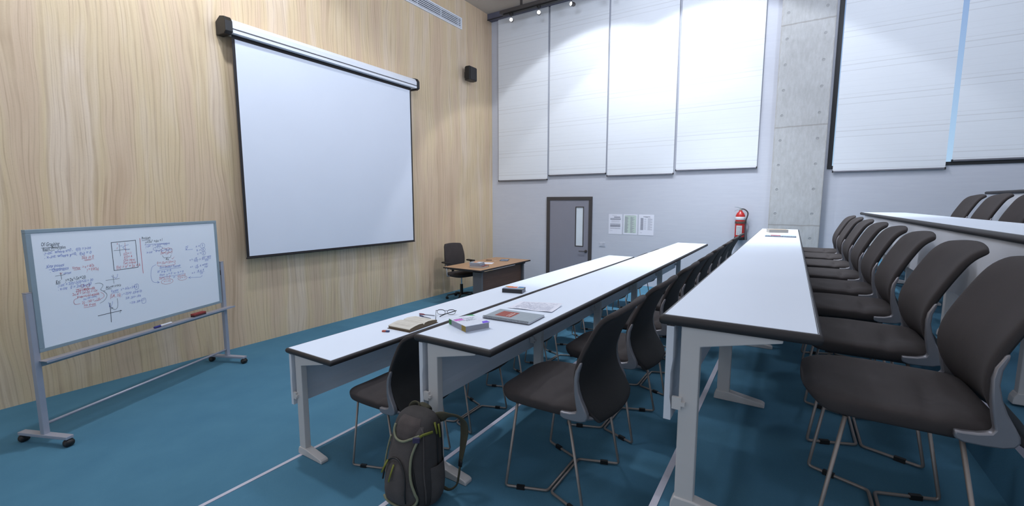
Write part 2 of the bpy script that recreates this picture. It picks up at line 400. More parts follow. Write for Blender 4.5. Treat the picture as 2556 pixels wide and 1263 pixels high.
# ------------------------------------------------------------------ door on the side wall
d = struct(bpy.data.objects.new('door_1', None)); COL.objects.link(d)
def yb(b, x0, x1, y0, y1, z0, z1): return b.box(x0, x1, y0, y1, z0, z1)
b = MB(); b.box(XW - .035, XW, 4.66, 4.745, 0, 2.02); b.box(XW - .035, XW, 3.64, 3.715, 0, 2.02); b.box(XW - .035, XW, 3.64, 4.745, 2.02, 2.095)
b.obj('door_frame', M['dkmetal'], d, bevel=.004)
b = MB()
gy0, gy1, gz0, gz1 = 3.83, 4.03, 1.00, 1.88
b.box(XW - .022, XW - .003, 3.715, gy0, .01, 2.02); b.box(XW - .022, XW - .003, gy1, 4.66, .01, 2.02); b.box(XW - .022, XW - .003, gy0, gy1, .01, gz0); b.box(XW - .022, XW - .003, gy0, gy1, gz1, 2.02)
b.obj('door_leaf', M['door'], d)
b = MB()
for a in ((gy0, gy0 + .018, gz0 + .018, gz1 - .018), (gy1 - .018, gy1, gz0 + .018, gz1 - .018), (gy0, gy1, gz0, gz0 + .018), (gy0, gy1, gz1 - .018, gz1)): b.box(XW - .028, XW - .006, *a)
b.obj('vision_frame', M['dkmetal'], d)
MB().box(XW - .014, XW - .010, gy0 + .018, gy1 - .018, gz0 + .018, gz1 - .018).obj('vision_pane', M['glow'], d)
Mx = Matrix.Translation((XW - .022, 3.765, .905)) @ Matrix.Rotation(R(-90), 4, 'Y')
h = MB().lathe([(0, 0), (.032, 0), (.032, .012), (.014, .014), (.012, .045), (0, .046)], Mx, 18).obj('door_handle', M['dkmetal'], d, auto=R(40))
MB().tube(fillet([(XW - .062, 3.765, .905), (XW - .066, 3.81, .905), (XW - .062, 3.92, .903)], .02), .009, 8).obj('lever', M['dkmetal'], h, auto=R(60))
# switch plate
t = thing('light_switch', 'small white two-gang light switch plate right of the grey door', 'light switch', (XW, 3.40, 1.073))
MB().box(-.010, 0, -.068, .068, -.048, .048).obj('plate', M['paint'], t, bevel=.004)
for s in (-.045, -.018, .02): MB().box(-.014, -.010, s - .006 if s < 0 else s - .028, s + .006 if s < 0 else s + .028, -.03, .03).obj('rocker', mat('switch_rocker', '#b4b5bf', .5, noise=(9, .02)) if s < 0 else M['paint'], t, bevel=.002)
# three notices
def notice(y0, y1, z0, z1, lab, kind):
    t = thing('wall_notice', lab, 'notice', (XW, (y0 + y1) / 2, (z0 + z1) / 2), 0, 'notices on the side wall')
    hy, hz = (y1 - y0) / 2, (z1 - z0) / 2
    MB().box(-.0035, -.0005, -hy, hy, -hz, hz).obj('sheet', M['paper'], t)
    b = MB(); X = -.0042
    def bar(u0, u1, v0, v1):  # u: 0 left..1 right (left = +y), v from the top
        b.quad((X, hy - 2*hy*u0, hz - 2*hz*v0), (X, hy - 2*hy*u1, hz - 2*hz*v0), (X, hy - 2*hy*u1, hz - 2*hz*v1), (X, hy - 2*hy*u0, hz - 2*hz*v1))
    if kind == 0:
        bar(.25, .6, .065, .075); bar(.4, .86, .125, .175)
        for v, h in ((.20, .02), (.235, .035), (.275, .008)): bar(.12, .9, v, v + h)
        for v in (.32, .35, .38, .41): bar(.2, .82, v, v + .006)
        for v, h in ((.475, .022), (.51, .008), (.53, .03), (.565, .03), (.60, .03), (.635, .008), (.70, .022)): bar(.12, .88, v, v + h)
        bar(.1, .3, .82, .828)
    elif kind == 1:
        for k in range(26):
            v = .12 + k * .031; bar(.1, .28 + .1 * ((k * 7) % 5) / 5, v, v + .018); bar(.5, .62 + .22 * ((k * 5) % 7) / 7, v, v + .016)
        bar(.2, .8, .05, .06)
    else:
        bar(.3, .75, .09, .12); bar(.42, .6, .13, .145)
        for k in range(19):
            v = .17 + k * .031; bar(.12, .31, v, v + .024)
            if k % 3: bar(.36, .5, v + .005, v + .013)
            bar(.6, .9 if k % 4 else .78, v + .004, v + .014)
        bar(.1, .24, .88, .89)
    b.obj('print', M['print'], t)
    if kind == 1:
        MB().quad((-.0038, hy * .84, hz * .9), (-.0038, -hy * .84, hz * .9), (-.0038, -hy * .84, -hz * .86), (-.0038, hy * .84, -hz * .86)).obj('tinted_area', M['green_tint'], t)
notice(2.978, 3.268, 1.306, 1.727, 'white printed notice with dark ruled bands, nearest the door', 0)
notice(2.658, 2.948, 1.31, 1.726, 'pale green tinted printed notice in the middle of the three', 1)
notice(2.325, 2.63, 1.307, 1.726, 'white printed notice with a grey table, furthest from the door', 2)
# ------------------------------------------------------------------ fire extinguisher
t = thing('fire_extinguisher', 'red fire extinguisher with a white band and black hose beside the concrete column', 'fire extinguisher', (8.87, .775, 1.30))
MB().lathe([(0, 0), (.080, 0), (.080, .40), (.076, .44), (.055, .485), (.03, .505), (.028, .53), (0, .53)], None, 28).obj('cylinder', M['red'], t, auto=R(50))
MB().lathe([(.0805, 0), (.083, .005), (.083, .05), (.0805, .055)], None, 28).obj('base_ring', M['blk'], t, auto=R(40))
MB().lathe([(.0802, .36), (.0815, .362), (.0815, .413), (.0802, .415)], None, 28).obj('white_band', M['white'], t, auto=R(40))
b = MB(); b.lathe([(.0802, .295), (.084, .297), (.084, .333), (.0802, .335)], None, 28); b.box(.07, .10, -.03, .03, .295, .335); b.obj('bracket_strap', mat('strap_rubber', '#5c4b42', .7, noise=(20, .05)), t, auto=R(40))
b = MB(); n = 10; vs = []
for z in (.09, .26):
    for k in range(n + 1):
        a = PI + R(-38 + 70 * k / n); vs.append((.0815 * math.cos(a), .0815 * math.sin(a), z))
b.add(vs, [(k, k + 1, n + 2 + k, n + 1 + k) for k in range(n)])
b.obj('label_sheet', mat('extinguisher_label', '#c9ccca', .6, noise=(60, .16)), t)
b = MB()
for z in (.105, .125, .15, .175, .2, .225):
    vs = []
    for zz in (z, z + .008):
        for k in range(5):
            a = PI + R(-28 + 48 * k / 4); vs.append((.0822 * math.cos(a), .0822 * math.sin(a), zz))
    b.add(vs, [(k, k + 1, 6 + k, 5 + k) for k in range(4)])
b.obj('label_print', M['print'], t)
MB().lathe([(0, .53), (.018, .53), (.018, .56), (0, .56)], None, 14).obj('valve', mat('brass_valve', '#b9b6a8', .4, metal=.6, noise=(9, .03)), t, auto=R(40))
b = MB(); b.tube([(0, -.02, .562), (0, .0, .568), (0, .05, .585), (0, .10, .588)], [.010, .012, .011, .007], 8, flat=(1, .5)); b.obj('carry_handle', M['bframe'], t, auto=R(60))
b = MB(); b.tube([(0, 0, .553), (0, .06, .535), (0, .10, .515)], .005, 6, flat=(1.6, .6)); b.obj('squeeze_lever', M['bframe'], t, auto=R(60))
b = MB(); b.tube(cr([(0, -.01, .556), (0, -.055, .55), (0, -.10, .515), (0, -.118, .47), (0, -.105, .40), (0, -.093, .36), (0, -.092, .30)], 5), .011, 10); b.obj('hose', M['dkmetal'], t, auto=R(60))
b = MB(); b.tube([(0, -.092, .30), (0, -.094, .22), (0, -.104, .08), (0, -.108, .0)], [.010, .011, .020, .026], 12); b.obj('horn', mat('grey_horn', '#55565c', .6, noise=(9, .04)), t, auto=R(60))
MB().box(.08, .10, -.025, .025, .12, .45).obj('wall_bracket', M['dkmetal'], t)
# ------------------------------------------------------------------ lecture tables
X0, X1, TW = 1.605, 7.768, .459
LEGX = [1.632, 2.738, 3.90, 5.062, 6.24, 7.44]
def make_table(loc, label):
    """origin: front edge of the top (y=0), table underside reference z=0 on the tier, top at .74"""
    t = thing('lecture_table', label, 'table', loc, 0, 'long white lecture tables')
    H = .74; th = .037
    MB().box(X0 - .002, X1 + .002, -TW - .002, .002, H - th + .001, H - .0005).obj('tabletop', M['lam'], t)
    prof = [(-.001, 0), (.006, -.0015), (.012, -.007), (.0155, -.0165), (.0135, -.027), (.008, -.0345), (0, -th), (-.03, -th)]
    rings = []
    for cx, cy, sx, sy in ((X0, -TW, -1, -1), (X1, -TW, 1, -1), (X1, 0, 1, 1), (X0, 0, -1, 1)):
        # rounded corner: three stations
        for a in (0, 1, 2):
            ang = {(-1, -1): 180, (1, -1): 270, (1, 1): 0, (-1, 1): 90}[(sx, sy)] + 45 * a
            dx, dy = math.cos(R(ang)), math.sin(R(ang))
            if a == 1: dx, dy = dx * 1.32, dy * 1.32
            rings.append([(cx + dx * o, cy + dy * o, H + z) for o, z in prof])
    b = MB(); b.loft(rings, cap=False, closed=True)
    b.obj('edge_band', M['edge'], t, smooth=True)
    # modesty panel
    b = MB(); P = [(-.030, H - .04), (-.033, H - .17), (-.020, H - .22), (-.020, H - .33), (-.034, H - .392), (-.056, H - .392), (-.044, H - .28), (-.044, H - .15), (-.055, H - .04)]
    P = [(-.012, H - .04), (-.012, H - .392), (-.037, H - .392), (-.036, H - .335), (-.031, H - .305), (-.031, H - .215), (-.037, H - .165), (-.037, H - .04)]
    b.prism(P, lambda p, s: ((X0 - .005, 7.49)[s], p[0], p[1])); b.obj('modesty_panel', M['panel'], t)
    def leg_parts():
        b = MB(); w = .021
        # inverted L upright: post and tapering arm below the top
        P = [(-.06, .045), (-.06, H - th), (-.37, H - th), (-.37, H - th - .012), (-.125, H - th - .068), (-.125, .045)]
        b.prism(P, lambda p, s: ((-w, w)[s], p[0], p[1])); me1 = b.mesh('leg', M['wmetal'])
        b = MB(); w = .027
        P = [(-.045, 0), (-.048, .03), (-.058, .052), (-.13, .052), (-.29, .026), (-.305, .018), (-.305, 0)]
        b.prism(P, lambda p, s: ((-w, w)[s], p[0], p[1])); me2 = b.mesh('foot', M['wmetal'])
        b = MB(); b.box(-.035, -.021, -.072, -.040, H - .345, H - .30); b.box(-.035, -.021, -.085, -.072, H - .33, H - .315); me3 = b.mesh('panel_hook', M['wmetal'])
        return me1, me2, me3
    global LEGM
    if 'LEGM' not in globals(): LEGM = leg_parts()
    for x in LEGX:
        l = bpy.data.objects.new('leg', LEGM[0]); COL.objects.link(l); l.parent = t; l.location = (x, 0, 0)
        bv = l.modifiers.new('bevel', 'BEVEL'); bv.width = .004; bv.segments = 2
        f = bpy.data.objects.new('foot', LEGM[1]); COL.objects.link(f); f.parent = l
        bv = f.modifiers.new('bevel', 'BEVEL'); bv.width = .005; bv.segments = 2
        h = bpy.data.objects.new('panel_hook', LEGM[2]); COL.objects.link(h); h.parent = l
    return t
tl = ['white lecture table nearest the timber wall, with the open book and glasses on it', 'second white lecture table from the timber wall, with the spiral notebook on it', 'white lecture table in the middle right, seen end-on, with a magazine at its far end', 'white lecture table above and behind the row of chairs on the right', 'highest white lecture table at the right edge, seen only as a dark edge']
t0 = make_table((0, TY[0], TZ[0] - .74), tl[0])
for k in range(1, 5): dup(t0, tl[k], (0, TY[k], TZ[k] - .74))

# ------------------------------------------------------------------ auditorium chairs
def rsq(a, b, n=3.2):
    """square param -> superellipse-ish rounded square"""
    m = (abs(a) ** n + abs(b) ** n) ** (1 / n)
    k = max(abs(a), abs(b))
    return (a * k / m, b * k / m) if m > 1e-9 else (0, 0)
def seat_mesh():
    N = 20; top = {}; vs = []; fs = []
    def pos(a, b, up):
        x, y = rsq(a, b, 10 if b < 0 else 6)
        # seat tapers slightly to the back, front rounded outwards
        k = max(abs(a), abs(b))
        X = x * (.252 - .012 * (y < 0) * abs(y)); Y = .012 + y * .232 + (.018 * (1 - x * x) if y > 0 else 0) * max(0, y)
        e = max(0, (k - .82) / .18)
        if up:
            z = .522 - .011 * e ** 3 - .010 * math.exp(-(x / .6) ** 2) * (1 - abs(y))
            z -= .012 * max(0, (y - .55) / .45) ** 2
            z -= .020 * math.exp(-((y + .40 + .10 * x) / .07) ** 2) * max(0, 1 - (x + .35) ** 2 * 1.2)
            z += .006 * math.sin(5 * x + 2) * math.sin(4 * y + 1)
        else:
            z = .454 + .006 * e ** 2 + .040 * max(0, (y - .72) / .28) ** 2
            X *= .985; Y = Y * .985
        return (X, Y, z)
    for up in (1, 0):
        for i in range(N + 1):
            for j in range(N + 1):
                vs.append(pos(-1 + 2 * i / N, -1 + 2 * j / N, up))
    o = (N + 1) ** 2; I = lambda i, j, u: i * (N + 1) + j + (0 if u else o)
    for i in range(N):
        for j in range(N):
            fs.append((I(i, j, 1), I(i+1, j, 1), I(i+1, j+1, 1), I(i, j+1, 1))); fs.append((I(i, j, 0), I(i, j+1, 0), I(i+1, j+1, 0), I(i+1, j, 0)))
    rim = [(i, 0) for i in range(N)] + [(N, j) for j in range(N)] + [(i, N) for i in range(N, 0, -1)] + [(0, j) for j in range(N, 0, -1)]
    # side wall of the cushion in three bands
    n = len(rim); rings_ = [[I(i, j, 1) for i, j in rim]]
    for f_ in (.14, .5, .86):
        ring = []
        for i, j in rim:
            a = Vector(vs[I(i, j, 1)]); b = Vector(vs[I(i, j, 0)]); m = a.lerp(b, f_); d = Vector((m.x, m.y, 0)).normalized() * (.008 if f_ == .5 else .006)
            ring.append(len(vs)); vs.append(tuple(m + d))
        rings_.append(ring)
    rings_.append([I(i, j, 0) for i, j in rim])
    for r0, r1 in zip(rings_, rings_[1:]):
        for k in range(n): fs.append((r0[k], r0[(k+1) % n], r1[(k+1) % n], r1[k]))
    return MB().add(vs, fs)
BPROF = [(-.270, .457, .205), (-.260, .468, .218), (-.226, .508, .238), (-.189, .556, .245), (-.170, .605, .250), (-.165, .650, .2515), (-.173, .705, .2515), (-.195, .760, .251), (-.224, .820, .250), (-.251, .872, .2495), (-.271, .906, .249), (-.293, .929, .247), (-.318, .944, .241), (-.330, .949, .234)]
def back_mesh():
    SS = [-1, -.965, -.86, -.68, -.45, -.2, .0, .2, .45, .68, .86, .965, 1]; NX = len(SS) - 1; m = len(BPROF); vs = []; fs = []
    nrm = []
    for i in range(m):
        a = BPROF[max(0, i-1)]; b = BPROF[min(m-1, i+1)]; t = Vector((b[0]-a[0], b[1]-a[1])).normalized(); nrm.append(Vector((t.y, -t.x)))
    for side in (1, -1):
        for i, (u, z, w) in enumerate(BPROF):
            for j, s in enumerate(SS):
                x = s * w
                curve = .034 * (1 - s * s) * (1 - .6 * i / m)
                edge = abs(s) > .99 or i in (0, m - 1); near = abs(s) > .96 or i in (1, m - 2)
                th = (.018 if side > 0 else .013) * (.55 if edge else .92 if near else 1)
                up_ = .020 * (1 - s * s) * max(0, (i - 8) / 5)
                p = Vector((u - curve - up_ * .8, z + up_)) + nrm[i] * th * side
                vs.append((x, p.x, p.y))
    o = m * (NX + 1); I = lambda i, j, sd: i * (NX + 1) + j + (0 if sd else o)
    for i in range(m - 1):
        for j in range(NX):
            fs.append((I(i, j, 1), I(i, j+1, 1), I(i+1, j+1, 1), I(i+1, j, 1))); fs.append((I(i, j, 0), I(i+1, j, 0), I(i+1, j+1, 0), I(i, j+1, 0)))
    mi = [0, 1] * ((m - 1) * NX)
    rim = [(0, j) for j in range(NX)] + [(i, NX) for i in range(m - 1)] + [(m - 1, j) for j in range(NX, 0, -1)] + [(i, 0) for i in range(m - 1, 0, -1)]
    n = len(rim)
    for k in range(n):
        a, b = rim[k], rim[(k + 1) % n]; fs.append((I(*a, 1), I(*a, 0), I(*b, 0), I(*b, 1))); mi.append(0)
    b = MB().add(vs, fs); b.mi = mi; return b
def make_chair(loc, label, rz=0):
    t = thing('lecture_chair', label, 'chair', loc, rz, 'charcoal lecture chairs')
    seat_mesh().obj('seat', M['fab'], t, smooth=True, sub=1)
    back_mesh().obj('backrest', [M['fab'], M['mesh']], t, smooth=True, sub=1)
    for s in (-1, 1):
        X = s * .250
        P = [(-.100, .493), (-.102, .469), (-.122, .461), (-.162, .461), (-.200, .465), (-.223, .474), (-.232, .490), (-.230, .506), (-.219, .530), (-.201, .565), (-.188, .602), (-.181, .642), (-.184, .682), (-.194, .713), (-.196, .730), (-.186, .728), (-.168, .688), (-.163, .657), (-.165, .609), (-.169, .573), (-.175, .538), (-.180, .515), (-.174, .504), (-.148, .496), (-.119, .493)]
        b = MB(); b.prism(P, lambda p, k: (s * ((.240 if p[1] < .66 else .2385) if k == 0 else .268 - .012 * max(0, (p[1] - .6) / .13)), p[0], p[1]))
        b.obj('side_bracket', M['alu'], t, auto=R(50), bevel=.007)
        b = MB(); b.tube(cr([(X, -.200, .488), (X * .93, -.216, .480), (X * .82, -.240, .474), (X * .66, -.262, .472)], 4), [.020, .020, .019, .018, .017, .016, .015, .014, .013, .012, .011, .010, .008], 8, flat=(1, .8)); b.obj('rear_prong', M['alu'], t, smooth=True)
    b = MB(); b.box(-.21, .21, -.15, .16, .446, .456); b.obj('seat_support', M['blk'], t)
    for sg, top, foot in ((1, .145, .205), (-1, -.128, -.212)):
        pts = [(-.228, top, .452), (-.240, foot, .010), (-.165, sg * .0095, .010), (.165, sg * .0095, .010), (.240, foot, .010), (.228, top, .452)]
        b = MB(); b.tube(fillet(pts, .016, 3), .0068, 8); fr = b.obj('leg_frame', M['rod'], t, smooth=True)
        for s in (-1, 1):
            a = Vector((s * .240, foot, .010)); c = Vector((s * .165, sg * .0095, .010)); p = a.lerp(c, .36); d = (c - a).normalized()
            Mx = Matrix.Translation(p) @ Matrix(((d.x, -d.y, 0, 0), (d.y, d.x, 0, 0), (0, 0, 1, 0), (0, 0, 0, 1)))
            MB().obox(Mx, .040, .017, .019).obj('foot_glide', M['blk'], fr)
    return t
CX = [1.952, 2.672, 3.44, 4.144, 4.868, 5.63, 6.39, 7.10]
CY = [(2.115, .26), (.920, .555), (-.332, .832), (-1.46, 1.09)]
ords = ['first', 'second', 'third', 'fourth', 'fifth', 'sixth', 'seventh', 'eighth']
rown = ['in the row behind the open-book table', 'in the row behind the spiral-notebook table', 'in the right foreground row', 'in the topmost row']
first = None; spoon = ['the grey backpack leaning near it', '']
for r, (cy, cz) in enumerate(CY):
    for k, cx in enumerate(CX):
        if r == 3 and k < 4: continue
        jx, jy = random.uniform(-.004, .004), random.uniform(-.004, .004)
        if r == 3: lab = 'charcoal chair %s at upper right, %s from the side wall' % (rown[3], ords[7 - k])
        elif k == 0: lab = 'charcoal chair %s, nearest the camera' % rown[r]
        elif k == 7: lab = 'charcoal chair %s, nearest the side wall' % rown[r]
        else: lab = 'charcoal chair %s, %s from the camera end' % (rown[r], ords[k])
        L = (cx, cy, cz)
        if first is None: first = make_chair(L, lab)
        else: dup(first, lab, L)

# ------------------------------------------------------------------ teacher's desk
t = thing('teacher_desk', 'wooden teacher desk with dark front panel and grey legs in front of the timber wall', 'desk', (0, 0, 0))
DX0, DX1, DY0, DY1, DZ = 6.36, 8.17, 4.72, 5.62, .735
MB().box(DX0 + .004, DX1 - .004, DY0 + .004, DY1 - .004, DZ - .024, DZ).obj('desktop', M['desktop'], t)
b = MB(); 
for a in ((DX0, DX1, DY0, DY0 + .004), (DX0, DX1, DY1 - .004, DY1), (DX0, DX0 + .004, DY0 + .004, DY1 - .004), (DX1 - .004, DX1, DY0 + .004, DY1 - .004)): b.box(*a, DZ - .028, DZ - .002)
b.obj('edge_band', M['edge'], t)
for x in (DX0 + .10, DX1 - .22):
    l = MB().box(x, x + .05, DY0 + .06, DY0 + .26, .03, DZ - .028).obj('leg', mat('desk_leg_grey', '#5c5b5d', .5, noise=(9, .03)) if x < 7 else bpy.data.materials['desk_leg_grey'], t, bevel=.004)
    MB().box(x - .005, x + .055, DY0 + .02, DY1 - .05, 0, .032).obj('foot', M['dkmetal'], l, bevel=.004)
    MB().box(x, x + .05, DY0 + .03, DY1 - .08, DZ - .060, DZ - .026).obj('top_rail', M['dkmetal'], l)
MB().box(DX0 + .165, DX1 - .235, DY0 + .10, DY0 + .118, .16, DZ - .07).obj('front_panel', M['deskpanel'], t)
MB().box(DX0 + .152, DX0 + .165, DY0 + .095, DY0 + .12, .16, DZ - .05).obj('panel_edge', M['edge'], t)
# things on the desk
def book(name, label, cat, cx, cy, z, rz, L, W, T, cover, spine=None, group=None, page=None, spine_side=-1):
    """closed book lying flat: L along local x, W along local y, spine on local y = spine_side*W/2"""
    t = thing(name, label, cat, (cx, cy, z), rz, group); c = .003
    b = MB(); b.box(-L/2, L/2, -W/2, W/2, T - c, T); b.box(-L/2, L/2, -W/2, W/2, 0, c); b.obj('cover', cover, t, bevel=.0008)
    s = spine_side; b = MB(); b.box(-L/2, L/2, *sorted((s * W/2, s * (W/2 - c))), c, T - c); b.obj('spine', spine or cover, t)
    e = .004; y0, y1 = (-W/2 + c, W/2 - e) if s < 0 else (-W/2 + e, W/2 - c)
    b = MB(); b.box(-L/2 + e, L/2 - e, y0, y1, c, T - c); b.obj('page_block', page or M['pages'], t); return t
M['pages'] = mat('book_pages', '#b9b5ad', .9, noise=(400, .12)); M['gpages'] = mat('grey_book_pages', '#9a9ba3', .9, noise=(400, .12))
maroon = cmat('maroon_cover', '#7c3b3a'); greyc = cmat('grey_cover', '#8d93a0'); lgrey = cmat('pale_cover', '#c4cbd2'); bluec = cmat('blue_white_cover', '#9fb3c6')
book('book', 'dark red hardback at the bottom of the pile on the teacher desk', 'book', 6.70, 5.005, DZ, R(99), .30, .24, .035, maroon, maroon, 'books piled on the teacher desk')
book('book', 'thick grey textbook in the middle of the pile on the teacher desk', 'book', 6.665, 5.03, DZ + .035, R(101), .24, .18, .035, greyc, greyc, 'books piled on the teacher desk', M['gpages'])
tb = book('book', 'pale textbook with an orange patch on top of the teacher desk pile', 'book', 6.66, 5.035, DZ + .070, R(97), .235, .175, .028, lgrey, greyc, 'books piled on the teacher desk', M['gpages'])
MB().box(-.02, .08, -.06, .05, .028, .0286).obj('cover_patch', cmat('orange_patch', '#d08a5c'), tb); MB().box(.085, .11, -.08, .08, .028, .0286).obj('cover_stripe', cmat('teal_patch', '#5f9bb5'), tb)
tp = thing('paper_sheet', 'loose white sheet of paper on the teacher desk beside the book pile', 'paper', (7.22, 5.22, DZ), R(20))
MB().box(-.105, .105, -.148, .148, .0005, .0015).obj('sheet', M['paper'], tp)
tp = thing('pen', 'dark pen lying in the middle of the teacher desk', 'pen', (7.60, 5.42, DZ + .006), R(-58))
MB().lathe([(0, -.07), (.004, -.068), (.006, -.055), (.006, .06), (0, .07)], Matrix.Rotation(R(90), 4, 'Y'), 10).obj('barrel', cmat('dark_pen', '#3c2a25'), tp, auto=R(40)); MB().box(-.06, -.01, -.001, .001, .006, .0085).obj('clip', M['blk'], tp)
tp = thing('paper_sheet', 'small curled note beside the pen on the teacher desk', 'paper', (7.60, 5.24, DZ), R(-20)); MB().prism([(-.04, .0005), (0, .003), (.04, .0005), (.04, .0012), (0, .0045), (-.04, .0012)], lambda p, s: (p[0], (-.03, .03)[s], p[1])).obj('sheet', cmat('buff_note', '#c7b49a'), tp)
tp = thing('tablet', 'grey tablet lying flat at the far end of the teacher desk', 'tablet', (7.78, 5.14, DZ), R(25))
MB().box(-.13, .13, -.09, .09, .0005, .010).obj('case', cmat('tablet_grey', '#5d626c'), tp, bevel=.004); MB().box(-.11, .11, -.072, .072, .010, .0106).obj('screen', mat('tablet_screen', '#6f8298', .25, noise=(8, .25)), tp)

# ------------------------------------------------------------------ swivel chair
t = thing('swivel_chair', 'black swivel office chair with armrests behind the teacher desk', 'chair', (6.96, 5.66, 0), R(-14))
# chair faces local -y
b = MB(); rings = []
prof = [(-.25, .47), (-.27, .50), (-.25, .535)]
for k, (z, w, f) in enumerate(((.470, .20, .21), (.478, .245, .245), (.505, .262, .262), (.535, .255, .255), (.548, .20, .20))):
    rings.append([(w * (1 if True else 1) * (abs(math.cos(a)) ** .5) * math.copysign(1, math.cos(a)), f * (abs(math.sin(a)) ** .5) * math.copysign(1, math.sin(a)), z) for a in [2 * PI * i / 28 for i in range(28)]])
b.loft(rings); b.obj('seat', M['fab'], t, smooth=True)
vs = []; fs = []; NX, NZ = 8, 8
for sd in (0, 1):
    for i in range(NZ + 1):
        v = i / NZ; z = .60 + .53 * v; w = .225 + .025 * math.sin(PI * min(1, v * 1.2)) ; w -= .03 * max(0, (v - .9) / .1) ** 2
        for j in range(NX + 1):
            s = -1 + 2 * j / NX; y = .235 + .06 * v - .03 * math.sin(PI * v) - .03 * s * s
            vs.append((s * w, y + (.045 if sd else 0), z - (.012 * s * s if i == NZ else 0)))
o = (NZ + 1) * (NX + 1); I = lambda i, j, sd: i * (NX + 1) + j + o * sd
for i in range(NZ):
    for j in range(NX): fs += [(I(i, j, 0), I(i, j+1, 0), I(i+1, j+1, 0), I(i+1, j, 0)), (I(i, j, 1), I(i+1, j, 1), I(i+1, j+1, 1), I(i, j+1, 1))]
rim = [(0, j) for j in range(NX)] + [(i, NX) for i in range(NZ)] + [(NZ, j) for j in range(NX, 0, -1)] + [(i, 0) for i in range(NZ, 0, -1)]
for k in range(len(rim)):
    a, c = rim[k], rim[(k + 1) % len(rim)]; fs.append((I(*a, 0), I(*a, 1), I(*c, 1), I(*c, 0)))
MB().add(vs, fs).obj('backrest', M['fab'], t, smooth=True, bevel=.01)
b = MB(); b.tube(fillet([(0, .0, .465), (0, .27, .46), (0, .30, .56), (0, .30, .75)], .05), .02, 8, flat=(1.6, .7)); b.obj('back_support', M['blk'], t, smooth=True)
for s in (-1, 1):
    a_ = MB().tube(fillet([(s * .20, .07, .485), (s * .305, .07, .485), (s * .315, .09, .745)], .03), .014, 8, flat=(1.4, .8)).obj('arm_post', mat('pale_alloy', '#a9abb0', .35, metal=.5, noise=(9, .03)) if s < 0 else bpy.data.materials['pale_alloy'], t, smooth=True)
    MB().box(s * .315 - .04, s * .315 + .04, -.02, .20, .745, .775).obj('arm_pad', M['blk'], t, bevel=.012)
b = MB(); b.lathe([(0, .09), (.032, .09), (.030, .30), (0, .30)], None, 16); b.obj('column_sleeve', M['blk'], t, auto=R(40))
MB().lathe([(0, .30), (.016, .30), (.016, .465), (0, .465)], None, 14).obj('gas_lift', mat('chromed_lift', '#c9ccd2', .15, metal=.9, noise=(9, .02)), t, auto=R(40))
MB().lathe([(0, .08), (.05, .085), (.045, .12), (0, .125)], None, 16).obj('base_hub', M['blk'], t, auto=R(40))
for k in range(5):
    a = R(136 + 14 + 72 * k); d = Vector((math.cos(a), math.sin(a), 0)); e = d * .30
    l = MB().tube([d * .03 + Vector((0, 0, .105)), d * .18 + Vector((0, 0, .098)), e + Vector((0, 0, .078))], [.022, .018, .014], 8, flat=(1, .8)).obj('base_arm', M['blk'], t, smooth=True)
    Mx = Matrix.Translation(e + Vector((0, 0, .030))) @ Matrix.Rotation(a, 4, 'Z') @ Matrix.Rotation(R(90), 4, 'X')
    MB().lathe([(0, -.025), (.024, -.025), (.030, -.02), (.030, .02), (.024, .025), (0, .025)], Mx, 14).obj('castor', M['blk'], l, auto=R(40))

# ------------------------------------------------------------------ mobile whiteboard (local x along the board, y away from the room)
A = R(23.093); t = thing('mobile_whiteboard', 'mobile whiteboard covered in maths notes, on an aluminium frame with castors', 'whiteboard', (.823, 5.063, 0), A)
WBT = t
def F(x0, x1, y0, y1, z0, z1, name, m, par=t, bv=.004): return MB().box(x0, x1, y0, y1, z0, z1).obj(name, m, par, bevel=bv)
F(.046, 1.797, -.020, .004, .78, 1.748, 'writing_surface', M['board'], bv=None)
b = MB(); fr = [(.010, 1.822, 1.729, 1.759), (.010, 1.822, .766, .795), (.010, .046, .795, 1.729), (1.789, 1.822, .795, 1.729)]
for x0, x1, z0, z1 in fr: b.box(x0, x1, -.026, .012, z0, z1)
b.obj('board_frame', M['bframe'], t, bevel=.003)
for x in (-.007, 1.868):
    p = F(x - .022, x + .022, -.02, .02, .088, 1.258, 'post', M['bpost'])
    F(x - .024, x + .024, -.022, .022, 1.258, 1.264, 'post_cap', M['tray'], p, .002)
    f = F(x - .028, x + .028, -.245, .245, .064, .090, 'foot_bar', M['bpost'])
    for y in (-.225, .225):
        Mx = Matrix.Translation((x, y, .031)) @ Matrix.Rotation(R(90), 4, 'Y')
        MB().lathe([(0, -.032), (.020, -.031), (.030, -.022), (.031, 0), (.030, .022), (.020, .031), (0, .032)], Mx, 16).obj('castor', M['blk'], f, smooth=True)
    F(min(x, .92 + (x - .92) * .975) - .001, max(x, .92 + (x - .92) * .975) + .001, -.012, .012, 1.10, 1.16, 'pivot', M['dkmetal'], t, .002)
tr = F(-.0, 1.93, -.095, -.018, .698, .703, 'pen_tray', M['tray'], bv=None)
F(-.0, 1.93, -.099, -.095, .690, .708, 'tray_lip', M['bpost'], tr, None)
F(.014, 1.848, -.020, .012, .650, .690, 'tray_rail', M['bframe'])
F(.014, 1.848, -.016, -.002, .690, .700, 'tray_back', M['bframe'], bv=None)
b = MB(); b.tube([(.014, 0, .168), (1.848, 0, .168)], .0115, 10); b.obj('cross_bar', M['bpost'], t, smooth=True)
